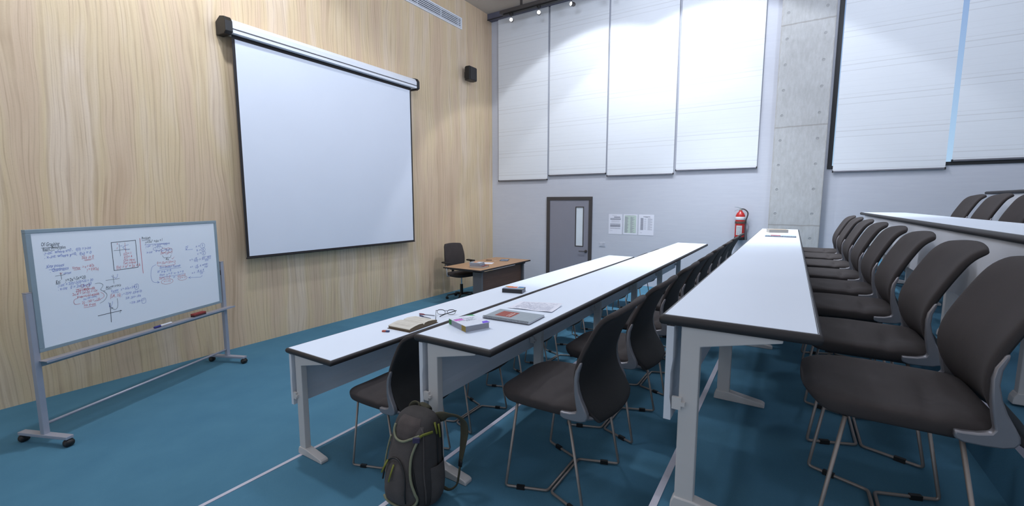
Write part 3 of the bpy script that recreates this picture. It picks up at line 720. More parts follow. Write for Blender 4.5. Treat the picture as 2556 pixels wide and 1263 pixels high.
# handwriting
WB = json.loads(r'''{"T":[["k","Of Graphing",[0.107,1.618],[0.233,1.618],1.2],["k","Basic Principles",[0.114,1.586],[0.275,1.588],1],["b",".y-int:  where x=0 ,   f(0) = y-int",[0.118,1.551],[0.465,1.563],1],["b",". x-int: where y=0,  f(x) = 0",[0.118,1.519],[0.465,1.521],1],["r","Sub in 0",[0.383,1.482],[0.48,1.481],1],["b",".Key points",[0.118,1.441],[0.248,1.441],1],["b",". Quadratics",[0.144,1.403],[0.278,1.409],1],["r","Vertex",[0.307,1.402],[0.365,1.402],1],["r","-> x = -b/2a",[0.377,1.403],[0.474,1.404],1],["r","y = f(-b/2a)",[0.41,1.372],[0.508,1.371],1],["b","vertex",[0.237,1.371],[0.295,1.373],0.8],["k","Ex:    y=2x²-5x+20",[0.176,1.304],[0.398,1.311],1.1],["b",".y-int = 2(0)²-5(0)+20 = 20",[0.184,1.273],[0.453,1.279],0.9],["b",". x-int   0 = 2x²-5x+20",[0.184,1.241],[0.437,1.24],1],["r","(2x -4)(x -5)",[0.314,1.203],[0.458,1.2],1],["r","2x-4 + 5x-20 = -5x",[0.281,1.177],[0.48,1.176],0.9],["r","b²-4ac = (-5)²-4(2)(20)",[0.316,1.149],[0.49,1.145],0.8],["b","(no real roots)",[0.361,1.124],[0.469,1.128],0.7],["r","25 - 160 = -135",[0.346,1.091],[0.493,1.094],0.9],["r","no x-int",[0.359,1.063],[0.456,1.061],1],["r","f(2)= 1",[0.736,1.473],[0.81,1.476],0.9],["r","f(2)= 4",[0.737,1.442],[0.814,1.444],0.9],["r","One input,",[0.73,1.412],[0.84,1.414],0.9],["r","Two outputs",[0.727,1.386],[0.847,1.387],0.9],["r","f(x) = x² + 5x + 6",[0.659,1.353],[0.883,1.347],1.2],["r","4",[0.682,1.58],[0.693,1.579],0.6],["r","1",[0.679,1.537],[0.688,1.536],0.6],["r","2",[0.753,1.507],[0.763,1.506],0.6],["k","Problem",[0.924,1.605],[1.012,1.608],1.1],["k","y=5x² +6x +1",[0.951,1.564],[1.139,1.573],1.1],["b","y-int   y = 5(0)²+6(0)+1",[0.952,1.526],[1.215,1.535],0.85],["b","y = 1",[1.051,1.499],[1.104,1.5],0.8],["b","x-int    0 = 5x²+6x+1",[0.956,1.465],[1.231,1.468],0.9],["r","(5x+1)(x+1)",[1.103,1.438],[1.234,1.437],0.9],["k","6x",[1.153,1.375],[1.193,1.374],0.8],["r","0 = (5x+1)(x+1)",[1.056,1.34],[1.26,1.336],1],["b","Zero Product Theorem",[1.078,1.292],[1.315,1.282],1],["b","If  a·b = 0",[1.052,1.251],[1.204,1.246],0.9],["b","then  a = 0  or  b = 0",[1.071,1.215],[1.345,1.213],0.9],["r","5x+1 = 0",[1.062,1.181],[1.186,1.179],1],["b","or",[1.22,1.173],[1.246,1.173],0.8],["r","x+1 = 0",[1.268,1.175],[1.366,1.175],0.9],["r","x = -1/5",[1.108,1.143],[1.185,1.141],0.8],["r","x = -1",[1.29,1.15],[1.363,1.147],0.8],["b","QF",[1.394,1.462],[1.476,1.461],1.3],["b","a =",[1.522,1.468],[1.578,1.469],0.9],["b","5",[1.603,1.471],[1.622,1.471],0.9],["b","b =",[1.531,1.425],[1.585,1.424],0.9],["b","6",[1.607,1.428],[1.626,1.427],0.9],["b","c =",[1.536,1.388],[1.592,1.386],0.9],["b","1",[1.613,1.383],[1.627,1.383],0.9],["b","x =",[1.429,1.328],[1.472,1.327],0.9],["b","-6",[1.49,1.34],[1.53,1.34],0.8],["b","2(5)",[1.484,1.311],[1.536,1.31],0.7],["b","±  √6² - 4(5)",[1.555,1.323],[1.715,1.332],0.8],["b","2(5)",[1.627,1.299],[1.676,1.298],0.7],["b","x =",[1.43,1.248],[1.468,1.247],0.9],["b","-6",[1.5,1.257],[1.535,1.256],0.8],["b","10",[1.499,1.23],[1.534,1.229],0.7],["b","± √16",[1.554,1.247],[1.658,1.252],0.9],["b","10",[1.62,1.222],[1.655,1.222],0.7],["b","x =",[1.443,1.181],[1.488,1.179],0.9],["b","-6 ± 4",[1.512,1.192],[1.606,1.192],0.9],["b","10",[1.553,1.157],[1.586,1.156],0.8],["k","Above x-axis",[0.55,1.186],[0.684,1.189],1],["b","Vertex",[0.594,1.144],[0.657,1.144],0.9],["b","x = -b/2a = 5/4",[0.677,1.144],[0.809,1.145],0.9],["b","5",[0.822,1.156],[0.833,1.156],0.8],["b","4",[0.82,1.136],[0.831,1.136],0.7],["r","(5/4 , 16)",[0.58,1.091],[0.672,1.094],1.3],["b","y = 2(5/4)² -5(5/4)+20",[0.68,1.097],[0.873,1.089],0.9],["b","25/8 - 25/4 = 135/8",[0.713,1.052],[0.859,1.047],0.8],["b","= 25/8 - 50/8 = 17",[0.746,0.998],[0.893,0.995],0.8],["b","4",[0.559,1.013],[0.567,1.013],0.6],["k","x",[0.646,0.938],[0.655,0.938],0.7]],"S":[["k",[[0.106,1.607],[0.25,1.605]]],["k",[[0.114,1.58],[0.193,1.581]]],["r",[[0.4,1.471],[0.479,1.474]]],["r",[[0.406,1.515],[0.404,1.499]]],["r",[[0.407,1.466],[0.455,1.466]]],["b",[[0.139,1.425],[0.246,1.424]]],["r",[[0.314,1.396],[0.365,1.395]]],["k",[[0.177,1.366],[0.248,1.369]]],["k",[[0.217,1.39],[0.218,1.332]]],["r",[[0.211,1.388],[0.217,1.375],[0.228,1.387]]],["k",[[0.175,1.298],[0.204,1.296]]],["r",[[0.313,1.228],[0.351,1.224],[0.459,1.21]]],["r",[[0.311,1.209],[0.381,1.21],[0.455,1.217]]],["r",[[0.379,1.247],[0.377,1.242],[0.374,1.238],[0.369,1.236],[0.364,1.235],[0.359,1.236],[0.355,1.239],[0.352,1.243],[0.352,1.248],[0.353,1.253],[0.357,1.257],[0.361,1.259],[0.366,1.26],[0.372,1.259],[0.376,1.256],[0.378,1.252],[0.379,1.247]]],["r",[[0.424,1.242],[0.422,1.237],[0.419,1.233],[0.414,1.231],[0.409,1.23],[0.404,1.231],[0.4,1.234],[0.397,1.239],[0.397,1.243],[0.398,1.248],[0.402,1.252],[0.406,1.254],[0.412,1.255],[0.417,1.254],[0.421,1.251],[0.423,1.247],[0.424,1.242]]],["r",[[0.317,1.158],[0.392,1.153],[0.49,1.152]]],["r",[[0.358,1.055],[0.454,1.052]]],["r",[[0.319,1.148],[0.296,1.143],[0.286,1.123],[0.296,1.1],[0.332,1.097]]],["r",[[0.504,1.164],[0.526,1.144],[0.525,1.116],[0.492,1.101]]],["r",[[0.443,1.094],[0.493,1.097]]],["k",[[0.467,1.25],[0.504,1.248],[0.528,1.231],[0.523,1.21],[0.507,1.19],[0.522,1.173],[0.543,1.167],[0.528,1.167],[0.551,1.143],[0.551,1.115],[0.526,1.082],[0.49,1.066]]],["K",[[0.637,1.603],[0.861,1.606],[0.86,1.341],[0.638,1.342],[0.637,1.603]]],["k",[[0.654,1.527],[0.8,1.526]]],["k",[[0.705,1.585],[0.707,1.47]]],["b",[[0.79,1.57],[0.754,1.561],[0.738,1.548],[0.751,1.533],[0.79,1.523]]],["r",[[0.759,1.592],[0.758,1.512]]],["b",[[0.703,1.565],[0.731,1.564]]],["R",[[0.905,1.621],[0.904,1.458],[0.905,1.275]]],["k",[[0.923,1.596],[1.011,1.597]]],["b",[[0.949,1.552],[1.065,1.551],[1.215,1.543]]],["b",[[1.131,1.503],[1.126,1.495],[1.114,1.488],[1.097,1.483],[1.078,1.481],[1.059,1.483],[1.043,1.487],[1.033,1.494],[1.03,1.502],[1.035,1.51],[1.046,1.516],[1.063,1.521],[1.082,1.523],[1.101,1.522],[1.117,1.517],[1.128,1.511],[1.131,1.503]]],["r",[[1.17,1.477],[1.167,1.468],[1.16,1.46],[1.15,1.455],[1.138,1.454],[1.127,1.455],[1.119,1.46],[1.113,1.468],[1.112,1.477],[1.115,1.485],[1.122,1.493],[1.132,1.498],[1.143,1.5],[1.154,1.498],[1.163,1.493],[1.169,1.486],[1.17,1.477]]],["r",[[1.237,1.47],[1.235,1.462],[1.229,1.455],[1.221,1.45],[1.212,1.449],[1.203,1.45],[1.196,1.455],[1.192,1.462],[1.191,1.47],[1.194,1.478],[1.199,1.485],[1.207,1.49],[1.216,1.491],[1.225,1.49],[1.232,1.485],[1.236,1.478],[1.237,1.47]]],["r",[[1.165,1.491],[1.194,1.499],[1.216,1.49]]],["k",[[1.121,1.424],[1.139,1.398],[1.167,1.4],[1.169,1.386],[1.175,1.4],[1.207,1.395],[1.219,1.421]]],["r",[[1.223,1.385],[1.23,1.374],[1.251,1.395]]],["r",[[1.057,1.333],[1.076,1.322],[1.147,1.314],[1.158,1.303],[1.17,1.312],[1.246,1.313],[1.257,1.329]]],["b",[[1.077,1.279],[1.32,1.271]]],["b",[[1.07,1.204],[1.234,1.195],[1.35,1.201]]],["r",[[1.215,1.143],[1.209,1.133],[1.193,1.125],[1.171,1.12],[1.146,1.12],[1.121,1.124],[1.1,1.131],[1.087,1.141],[1.083,1.152],[1.089,1.162],[1.104,1.17],[1.126,1.174],[1.151,1.175],[1.176,1.171],[1.197,1.164],[1.211,1.154],[1.215,1.143]]],["r",[[1.381,1.15],[1.376,1.141],[1.364,1.134],[1.345,1.13],[1.324,1.129],[1.304,1.133],[1.287,1.139],[1.277,1.147],[1.274,1.157],[1.278,1.166],[1.291,1.173],[1.308,1.177],[1.329,1.178],[1.35,1.175],[1.367,1.169],[1.378,1.16],[1.381,1.15]]],["b",[[1.042,1.339],[1.002,1.322],[0.985,1.273],[0.981,1.211],[1.001,1.168],[1.059,1.154]]],["b",[[1.041,1.169],[1.061,1.153],[1.041,1.148]]],["b",[[1.393,1.453],[1.482,1.452]]],["b",[[1.644,1.48],[1.641,1.469],[1.633,1.46],[1.623,1.454],[1.61,1.452],[1.599,1.454],[1.589,1.46],[1.583,1.469],[1.582,1.479],[1.585,1.49],[1.593,1.499],[1.603,1.505],[1.616,1.507],[1.627,1.505],[1.637,1.499],[1.643,1.49],[1.644,1.48]]],["b",[[1.646,1.434],[1.643,1.426],[1.636,1.42],[1.627,1.415],[1.616,1.414],[1.606,1.415],[1.598,1.42],[1.592,1.427],[1.591,1.435],[1.594,1.443],[1.6,1.449],[1.61,1.454],[1.62,1.455],[1.631,1.454],[1.639,1.449],[1.644,1.442],[1.646,1.434]]],["b",[[1.647,1.391],[1.644,1.383],[1.638,1.377],[1.63,1.372],[1.62,1.371],[1.611,1.373],[1.604,1.377],[1.599,1.384],[1.598,1.392],[1.6,1.4],[1.606,1.407],[1.615,1.411],[1.624,1.413],[1.634,1.411],[1.641,1.406],[1.646,1.4],[1.647,1.391]]],["b",[[1.481,1.332],[1.544,1.33]]],["b",[[1.595,1.323],[1.713,1.32]]],["b",[[1.591,1.316],[1.602,1.35],[1.719,1.352]]],["b",[[1.491,1.25],[1.541,1.248]]],["b",[[1.591,1.262],[1.668,1.263]]],["b",[[1.615,1.239],[1.666,1.239]]],["b",[[1.509,1.186],[1.609,1.182]]],["b",[[1.574,1.144],[1.563,1.127],[1.477,1.135],[1.404,1.145]]],["b",[[1.427,1.152],[1.401,1.145],[1.425,1.132]]],["k",[[0.557,1.263],[0.676,1.26]]],["k",[[0.623,1.304],[0.624,1.222]]],["b",[[0.632,1.28],[0.642,1.269],[0.656,1.276],[0.664,1.304]]],["b",[[0.61,1.296],[0.621,1.282]]],["k",[[0.551,1.179],[0.599,1.176]]],["b",[[0.595,1.135],[0.658,1.134]]],["b",[[0.812,1.176],[0.842,1.176],[0.843,1.131],[0.813,1.131],[0.812,1.176]]],["b",[[0.865,1.022],[0.9,1.023],[0.902,0.98],[0.867,0.979],[0.865,1.022]]],["K",[[0.462,0.955],[0.566,0.956],[0.666,0.955]]],["K",[[0.571,1.048],[0.57,0.967],[0.566,0.87]]],["b",[[0.56,1.057],[0.566,1.021],[0.571,1.007],[0.583,1.021],[0.596,1.057]]],["k",[[0.638,1.077],[0.64,1.028],[0.631,0.991],[0.611,0.978],[0.592,0.989],[0.581,1.003]]],["k",[[0.58,0.988],[0.58,1.005],[0.595,0.997]]],["k",[[0.653,0.961],[0.666,0.955],[0.654,0.948]]]]}''')
def region(p):
    s_, z_ = p
    if s_ > 1.42: return 4
    if s_ > 1.10: return 3
    if s_ > .78 and z_ > 1.30: return 1
    if s_ > .72 and z_ < 1.30: return 2
    return 0
def ink(col, surf=-.0208, reg=0):
    b = MB()
    def seg(a, c, w):
        d = Vector((c[0]-a[0], c[1]-a[1])); 
        if d.length < 1e-6: return
        d.normalize(); n = Vector((-d.y, d.x)) * w; e = d * w * .8
        b.quad((a[0]-e.x+n.x, surf, a[1]-e.y+n.y), (c[0]+e.x+n.x, surf, c[1]+e.y+n.y), (c[0]+e.x-n.x, surf, c[1]+e.y-n.y), (a[0]-e.x-n.x, surf, a[1]-e.y-n.y))
    for c, ps in WB['S']:
        if c.lower() != col or region(ps[0]) != reg: continue
        w = .0026 if c.isupper() else .0014
        if len(ps) > 3 and not c.isupper():
            ps = [(p.x, p.y) for p in cr([(p[0], p[1], 0) for p in ps], 4)]
        for a, c2 in zip(ps, ps[1:]): seg(a, c2, w)
    for c, s, p0, p1, h in WB['T']:
        if c != col or region(p0) != reg: continue
        cu = bpy.data.curves.new('handwriting', 'FONT'); cu.body = s; cu.size = 1; cu.shear = .25; cu.resolution_u = 2; cu.offset = .002
        ob = bpy.data.objects.new('handwriting', cu); me = bpy.data.meshes.new_from_object(ob)
        if len(me.vertices):
            xs = [v.co.x for v in me.vertices]; x0, x1 = min(xs), max(xs); L = math.hypot(p1[0]-p0[0], p1[1]-p0[1]); k = L / max(.01, x1 - x0); sy = .037 * h
            ux, uz = (p1[0]-p0[0]) / L, (p1[1]-p0[1]) / L
            ph = random.uniform(0, 6)
            vs = []
            for v in me.vertices:
                X = (v.co.x - x0) * k; Y = v.co.y * sy + .0022 * math.sin(X * 55 + ph) + .0016 * math.sin(X * 130 + 2 * ph)
                X += .0015 * math.sin(v.co.y * 6 + X * 90)
                vs.append((p0[0] + X * ux - Y * uz, surf, p0[1] + X * uz + Y * ux))
            b.add(vs, [tuple(p.vertices) for p in me.polygons])
        bpy.data.meshes.remove(me); bpy.data.objects.remove(ob); bpy.data.curves.remove(cu)
    return b
for c, m, n in (('k', 'ik', 'black_handwriting'), ('b', 'ib', 'blue_handwriting'), ('r', 'ir', 'red_handwriting')):
    for rg in range(5):
        b = ink(c, reg=rg)
        if b.v: b.obj(n, M[m], WBT)
def wbp(s, y, z): return (.823 + s * math.cos(A) - y * math.sin(A), 5.063 + s * math.sin(A) + y * math.cos(A), z)
# marker and eraser on the tray
t = thing('whiteboard_marker', 'blue-capped white marker pen on the whiteboard tray', 'marker', wbp(1.02, -.062, .7145), A + R(2))
Mx = Matrix.Rotation(R(90), 4, 'Y')
MB().lathe([(0, -.03), (.0105, -.03), (.0105, .095), (.008, .102), (0, .102)], Mx, 14).obj('barrel', M['white'], t, auto=R(40))
MB().lathe([(0, -.095), (.010, -.095), (.0112, -.09), (.0112, -.028), (0, -.028)], Mx, 14).obj('cap', cmat('navy_cap', '#2c2f7c', .4), t, auto=R(40))
b = MB(); b.box(.0, .07, -.0015, .0015, .0105, .0109); b.obj('print', M['print'], t)
t = thing('board_eraser', 'red felt board eraser at the right end of the whiteboard tray', 'eraser', wbp(1.45, -.058, .703), A)
MB().box(-.075, .075, -.026, .026, 0, .016).obj('felt_pad', cmat('dark_felt', '#4d3a3c', .95), t); MB().box(-.077, .077, -.027, .027, .016, .036).obj('red_body', cmat('red_eraser', '#8f3531', .6), t, bevel=.004)
# ------------------------------------------------------------------ things on the front table
Z1 = TZ[0]; Z2 = TZ[1]; Z3 = TZ[2]
t = thing('open_book', 'open book with cream pages lying on the front white table', 'book', (2.447, 2.487, Z1), R(2))
# spine parallel to local y; pages fan left and right
def page_half(s):
    b = MB(); P = [(0, .003), (0, .022), (s*.012, .034), (s*.05, .038), (s*.10, .034), (s*.15, .026), (s*.158, .020), (s*.152, .003)]
    b.prism(P, lambda p, k: (p[0], (-.112, .112)[k], p[1])); return b
pg = mat('cream_pages', '#d6d0c4', .85, noise=(500, .05)); pe = mat('tan_page_edges', '#8b7a63', .9, bump=(900, .4), noise=(500, .25))
for s in (-1, 1):
    bb = page_half(s); me = bb.mesh('page_block', [pe, pg]); 
    for p in me.polygons:
        c = p.center
        if p.normal.z > .25 and abs(c.y) < .1: p.material_index = 1
    o = bpy.data.objects.new('page_block', me); COL.objects.link(o); o.parent = t
    b = MB()
    for k in range(15):
        y = -.085 + k * .0117; x0, x1 = s * .025, s * (.13 if k % 5 else .09)
        for a0, a1 in ((x0, (x0 + x1) / 2), ((x0 + x1) / 2, x1)):
            f = lambda x: .0385 if abs(x) < .05 else .0385 - (abs(x) - .05) * .085
            b.quad((a0, y, f(a0)), (a1, y, f(a1)), (a1, y + .002, f(a1)), (a0, y + .002, f(a0)))
    b.obj('printed_lines', cmat('faint_text_' + str(s), '#b9b2a6'), o)
b = MB(); b.prism([(-.165, 0), (.165, 0), (.165, .003), (.01, .003), (-.01, .003), (-.165, .003)], lambda p, k: (p[0], (-.116, .116)[k], p[1])); b.obj('cover', cmat('brown_cover', '#5b4a3b'), t)
t = thing('pencil_eraser', 'small red and blue pencil eraser beside the open book', 'eraser', (2.208, 2.535, Z1), R(-66))
MB().box(-.028, .002, -.010, .010, 0, .011).obj('red_end', cmat('eraser_red', '#b0503f'), t, bevel=.002); MB().box(.002, .028, -.010, .010, 0, .011).obj('blue_end', cmat('eraser_blue', '#39466f'), t, bevel=.002)
def pen(label, p0, p1, colr, z):
    a = Vector(p0); c = Vector(p1); d = c - a; L = d.length; t = thing('ballpoint_pen', label, 'pen', ((a.x + c.x) / 2, (a.y + c.y) / 2, z + .0045), math.atan2(d.y, d.x))
    Mx = Matrix.Rotation(R(90), 4, 'Y')
    MB().lathe([(0, -L/2 + .04), (.0038, -L/2 + .04), (.0038, L/2 - .012), (.001, L/2), (0, L/2)], Mx, 10).obj('barrel', M['clearp'], t, auto=R(40))
    cm = cmat('pen_' + colr, colr, .4)
    MB().lathe([(0, -L/2), (.0045, -L/2 + .001), (.0048, -L/2 + .055), (0, -L/2 + .056)], Mx, 10).obj('cap', cm, t, auto=R(40))
    MB().box(-L/2 + .002, -L/2 + .045, -.001, .001, .004, .0065).obj('clip', cm, t)
M['clearp'] = mat('clear_grey_barrel', '#8d8f97', .3, noise=(40, .05))
pen('red-capped ballpoint pen between the open book and the glasses', (2.722, 2.690), (2.753, 2.535), '#7e2430', Z1)
pen('blue-capped ballpoint pen between the open book and the glasses', (2.683, 2.648), (2.664, 2.498), '#26335e', Z1)
# glasses
HL, HR = Vector((2.800, 2.565, Z1 + .036)), Vector((2.890, 2.413, Z1 + .036))
t = thing('eyeglasses', 'black-rimmed eyeglasses standing open on the front table', 'glasses', (2.845, 2.489, Z1))
ax = (HR - HL).normalized(); W_ = (HR - HL).length / 2; org = (HL + HR) / 2; up = Vector((0, 0, 1)); o3 = Vector((2.845, 2.489, Z1))
def G(u, v): return org + ax * u + up * v - o3
gm = mat('black_acetate', '#16181c', .3, noise=(40, .1))
for s in (-1, 1):
    cx = s * W_ * .50; rx, ry = W_ * .40, .0205
    ring = [G(cx + rx * math.copysign(abs(math.cos(a)) ** .75, math.cos(a)), -.014 + ry * math.copysign(abs(math.sin(a)) ** .8, math.sin(a)) + (.002 * s * math.cos(a))) for a in [2 * PI * k / 26 for k in range(26)]]
    rad = [.0020 + .0014 * max(0, math.sin(2 * PI * k / 26)) for k in range(26)]
    b = MB(); b.tube(ring, rad, 6, closed=True); b.obj('rim', gm, t, smooth=True)
b = MB(); b.tube([G(-W_ * .12, -.004), G(0, .001), G(W_ * .12, -.004)], .002, 6); b.obj('bridge', gm, t, smooth=True)
for s, tip, nm in ((-1, Vector((2.668, 2.452, .003)), 0), (1, Vector((2.772, 2.468, .004)), 1)):
    h = G(s * W_, 0)
    e = (Vector((tip.x, tip.y, Z1 + tip.z)) - o3); m1 = h.lerp(e, .68) + Vector((0, 0, .006))
    if s > 0: e = Vector((2.745, 2.475, Z1 + .006)) - o3; m1 = h.lerp(e, .7) + Vector((0, 0, .005))
    b = MB(); b.tube([h, h.lerp(m1, .5), m1, e], [.0034, .003, .003, .0036], 6, flat=(.7, 1.3)); b.obj('temple', gm, t, smooth=True)
    MB().tube([G(s * W_ * .92, .0), G(s * W_ * 1.02, .0)], .003, 6).obj('hinge', gm, t, smooth=True)
# textbook on the front table
bk = book('textbook', 'textbook with orange, yellow and blue cover and black spine on the front white table', 'book', 3.99, 2.51, Z1, R(105), .225, .155, .045, cmat('slate_cover', '#6c7180'), cmat('black_spine', '#26262b'), None, M['gpages'], 1)
for (x0, x1, y0, y1), c, n in (((-.112, .112, -.02, .030), '#c3cdd8', 'grey_block'), ((-.03, .08, -.06, .005), '#d8633c', 'orange_block'), ((.04, .112, -.075, -.045), '#e8c04a', 'yellow_block'), ((-.1, -.035, -.075, -.005), '#3f7fb5', 'blue_block'), ((-.05, .03, -.077, -.02), '#eef0f2', 'white_block'), ((-.11, -.06, .0, .02), '#e0cf4c', 'yellow_tab')):
    k = {'grey_block': .0452, 'orange_block': .0456, 'yellow_block': .0455, 'blue_block': .0455, 'white_block': .0454, 'yellow_tab': .0457}[n]
    MB().quad((x0, y0, k), (x1, y0, k), (x1, y1, k), (x0, y1, k)).obj(n, cmat(n, c), bk)
# ------------------------------------------------------------------ things on the second table
def rect_between(p, q, r):
    """corner p, q (long side), r next corner -> centre, angle, length, width"""
    p, q, r = Vector(p), Vector(q), Vector(r); d = q - p; w = (r - q).length; c = (p + r) / 2; return c, math.atan2(d.y, d.x), d.length, w
c, a, L, W = rect_between((1.822, 1.574), (1.748, 1.397), (1.886, 1.341))
bk = book('textbook', 'white textbook with green, pink and purple highlights on the second table', 'book', c.x, c.y, Z2, a, L, W, .036, cmat('white_cover', '#dde1ec'), cmat('grey_spine', '#8f939f'), None, M['gpages'], -1)
zz = .0363
def patch(par, pts, c, n, z=zz): MB().quad(*[(x, y, z) for x, y in pts]).obj(n, cmat(n, c), par)
l, w = L / 2, W / 2
patch(bk, [(-l, w), (-l, w - .045), (-l + .035, w)], '#5fbf7c', 'green_corner'); patch(bk, [(l, w), (l, w - .045), (l - .035, w - .03), (l - .035, w)], '#7350d8', 'purple_corner'); patch(bk, [(-.055, -w + .004), (-.02, -w + .004), (-.02, -w + .055), (-.055, -w + .055)], '#cc6cc0', 'pink_block')
b = MB()
for k, (x, y0, y1) in enumerate(((-.06, -.065, -.0), (-.045, -.01, .055), (-.028, -.005, .05), (-.012, -.06, .03), (.0, -.02, .05))):
    y = y0
    while y < y1 - .006:
        q = random.uniform(.004, .011); b.quad((x, y, zz), (x + .007, y, zz), (x + .007, y + q, zz), (x, y + q, zz)); y += q + .003
b.obj('title_lettering', cmat('grey_title', '#6f7484'), bk)
MB().box(-l, -l + .03, -w - .0006, -w, .006, .034).obj('green_tab', cmat('spine_green', '#2e7a38'), bk); MB().box(l - .045, l, -w - .0006, -w, .004, .034).obj('ochre_tab', cmat('spine_ochre', '#8a7426'), bk)
c, a, L, W = rect_between((2.030, 1.500), (2.046, 1.192), (2.255, 1.203))
t = thing('spiral_notebook', 'grey spiral-bound notebook with a red label on the second table', 'notebook', (c.x, c.y, Z2), a)
l, w = L / 2, W / 2
MB().box(-l, l, -w + .006, w, .0, .002).obj('back_cover', cmat('dark_back_cover', '#4c4f55'), t); MB().box(-l + .003, l - .003, -w + .010, w - .003, .002, .011).obj('page_block', M['paper'], t); MB().box(-l, l, -w + .006, w, .011, .0125).obj('front_cover', cmat('grey_notebook_cover', '#9ba5ad', .45), t, bevel=.0005)
patch(t, [(-.105, w - .035), (-.105, -.045), (.005, -.045), (.005, w - .035)], '#9c4b41', 'red_label', .0129)
b = MB(); b.box(-.02, -.012, -.03, .05, .0131, .0133); b.box(-.035, -.030, -.03, .045, .0131, .0133); b.obj('label_lettering', cmat('pale_lettering', '#d9c3bc'), t)
b = MB()
for k in range(34):
    x = -l + .008 + k * (L - .016) / 33
    b.tube([(x, -w + .006 + .0085 * math.cos(q), .0102 + .0085 * math.sin(q)) for q in [2 * PI * i / 10 for i in range(10)]], .0011, 5, closed=True)
b.obj('spiral_wire', cmat('dark_wire', '#3b3c42', .4), t, smooth=True)
# handwritten sheet with a curled edge
t = thing('paper_sheet', 'handwritten ruled sheet with a lifted corner behind the spiral notebook', 'paper', (2.445, 1.375, Z2), R(8))
N = 12; vs = []; 
def sheetz(u, v): return .0012 + .016 * max(0, (u - .5)) ** 2 * 4 * (v) + .004 * math.sin(5 * v) ** 2 * (1 - u)
sw, sl = .205, .30
for k in (0, 1):
    for i in range(N + 1):
        for j in range(N + 1):
            u, v = i / N, j / N; vs.append(((u - .5) * sw, (.5 - v) * sl, sheetz(u, v) + (.0008 if k == 0 else 0)))
fs = []; o = (N + 1) ** 2
for i in range(N):
    for j in range(N):
        q = [i*(N+1)+j, (i+1)*(N+1)+j, (i+1)*(N+1)+j+1, i*(N+1)+j+1]; fs.append(q); fs.append([x + o for x in q[::-1]])
MB().add(vs, fs).obj('sheet', M['paper'], t, smooth=True)
b = MB()
for k in range(22):
    u = .08 + k * .04; v = .10
    while v < .9:
        q = random.uniform(.02, .07); 
        P = [(u, v), (u + .012, v), (u + .012, min(.92, v + q)), (u, min(.92, v + q))]
        if random.random() < .8: b.quad(*[((x - .5) * sw, (.5 - y) * sl, sheetz(x, y) + .0014) for x, y in P])
        v += q + .015
b.obj('handwriting', cmat('pencil_writing', '#a8adc0'), t)
# ------------------------------------------------------------------ things on the third table
bk = book('book', 'thick buff book lying near the far end of the end-on table', 'book', 6.875, .152, Z3, R(-73), .225, .15, .042, cmat('buff_cover', '#b3a28d'), cmat('buff_spine', '#9a958e'), None, M['pages'], -1)
t = thing('magazine', 'thin printed magazine nearer than the buff book on the end-on table', 'magazine', (6.06, .095, Z3), R(-90))
MB().box(-.155, .155, -.11, .11, 0, .012).obj('page_block', mat('magazine_edges', '#8e98a6', .7, noise=(120, .2)), t, bevel=.002); MB().quad((-.155, -.11, .0124), (.155, -.11, .0124), (.155, .11, .0124), (-.155, .11, .0124)).obj('cover', cmat('cool_grey_cover', '#b4c2cc'), t)
b = MB(); b.quad((-.10, -.10, .0128), (-.0, -.10, .0128), (-.0, .06, .0128), (-.10, .06, .0128)); b.obj('red_picture', cmat('red_picture', '#9c5560'), t)
b = MB()
for k in range(26):
    x = -.15 + k * .0118 + random.uniform(0, .003); b.box(x, x + random.uniform(.003, .008), -.1106, -.110, .002, random.uniform(.006, .011)); b.quad((x, -.105, .0127), (x + .006, -.105, .0127), (x + .006, -.02, .0127), (x, -.02, .0127))
b.obj('cover_print', cmat('dark_cover_print', '#5a6472'), t)

# ------------------------------------------------------------------ backpack (front faces -x)
BX, BY, BZ = 1.415, 1.447, FZ[1]
t = thing('backpack', 'grey backpack with lime zip pulls standing against the leg of the second table', 'backpack', (BX, BY, BZ), R(0))
# section data: height, front x, back x, half width
SEC = [(.0, -.085, .075, .085), (.012, -.108, .092, .108), (.05, -.124, .100, .124), (.12, -.126, .104, .129), (.19, -.112, .104, .127), (.265, -.092, .102, .124), (.32, -.076, .100, .120), (.37, -.058, .096, .114), (.402, -.038, .090, .106), (.424, -.014, .080, .088), (.434, .010, .066, .058)]
def sec(z):
    z = max(SEC[0][0], min(SEC[-1][0] - 1e-6, z))
    for a, c in zip(SEC, SEC[1:]):
        if a[0] <= z <= c[0]:
            k = (z - a[0]) / (c[0] - a[0]); k = k * k * (3 - 2 * k) if False else k; return [a[i] + (c[i] - a[i]) * k for i in (1, 2, 3)]
def fx(y, z, off=0):
    f, bk_, w = sec(z); q = min(.999, abs(y) / w); cx, hx = (f + bk_) / 2, (bk_ - f) / 2
    return cx - hx * (1 - q ** 2.8) ** (1 / 2.8) - off
def sy_(x, z, off=0):
    f, bk_, w = sec(z); cx, hx = (f + bk_) / 2, (bk_ - f) / 2; q = min(.999, abs(x - cx) / hx); return -w * (1 - q ** 2.8) ** (1 / 2.8) - off
b = MB(); rings = []
for z in [s[0] for s in SEC]:
    f, k_, w = sec(z); cx, hx = (f + k_) / 2, (k_ - f) / 2; n = 36
    rings.append([(cx + hx * math.copysign(abs(math.cos(a)) ** (2/2.8), math.cos(a)), w * math.copysign(abs(math.sin(a)) ** (2/2.8), math.sin(a)), z) for a in [2 * PI * i / n for i in range(n)]])
b.loft(rings); b.obj('main_body', M['bp2'], t, smooth=True, sub=1)
def curve_front(pts, off=.004, n=6): return [(fx(p.y, p.z, off), p.y, p.z) for p in cr([(0, y, z) for y, z in pts], n)]
def curve_side(pts, off=.004, n=6): return [(p.x, sy_(p.x, p.z, off), p.z) for p in cr([(x, 0, z) for x, z in pts], n)]
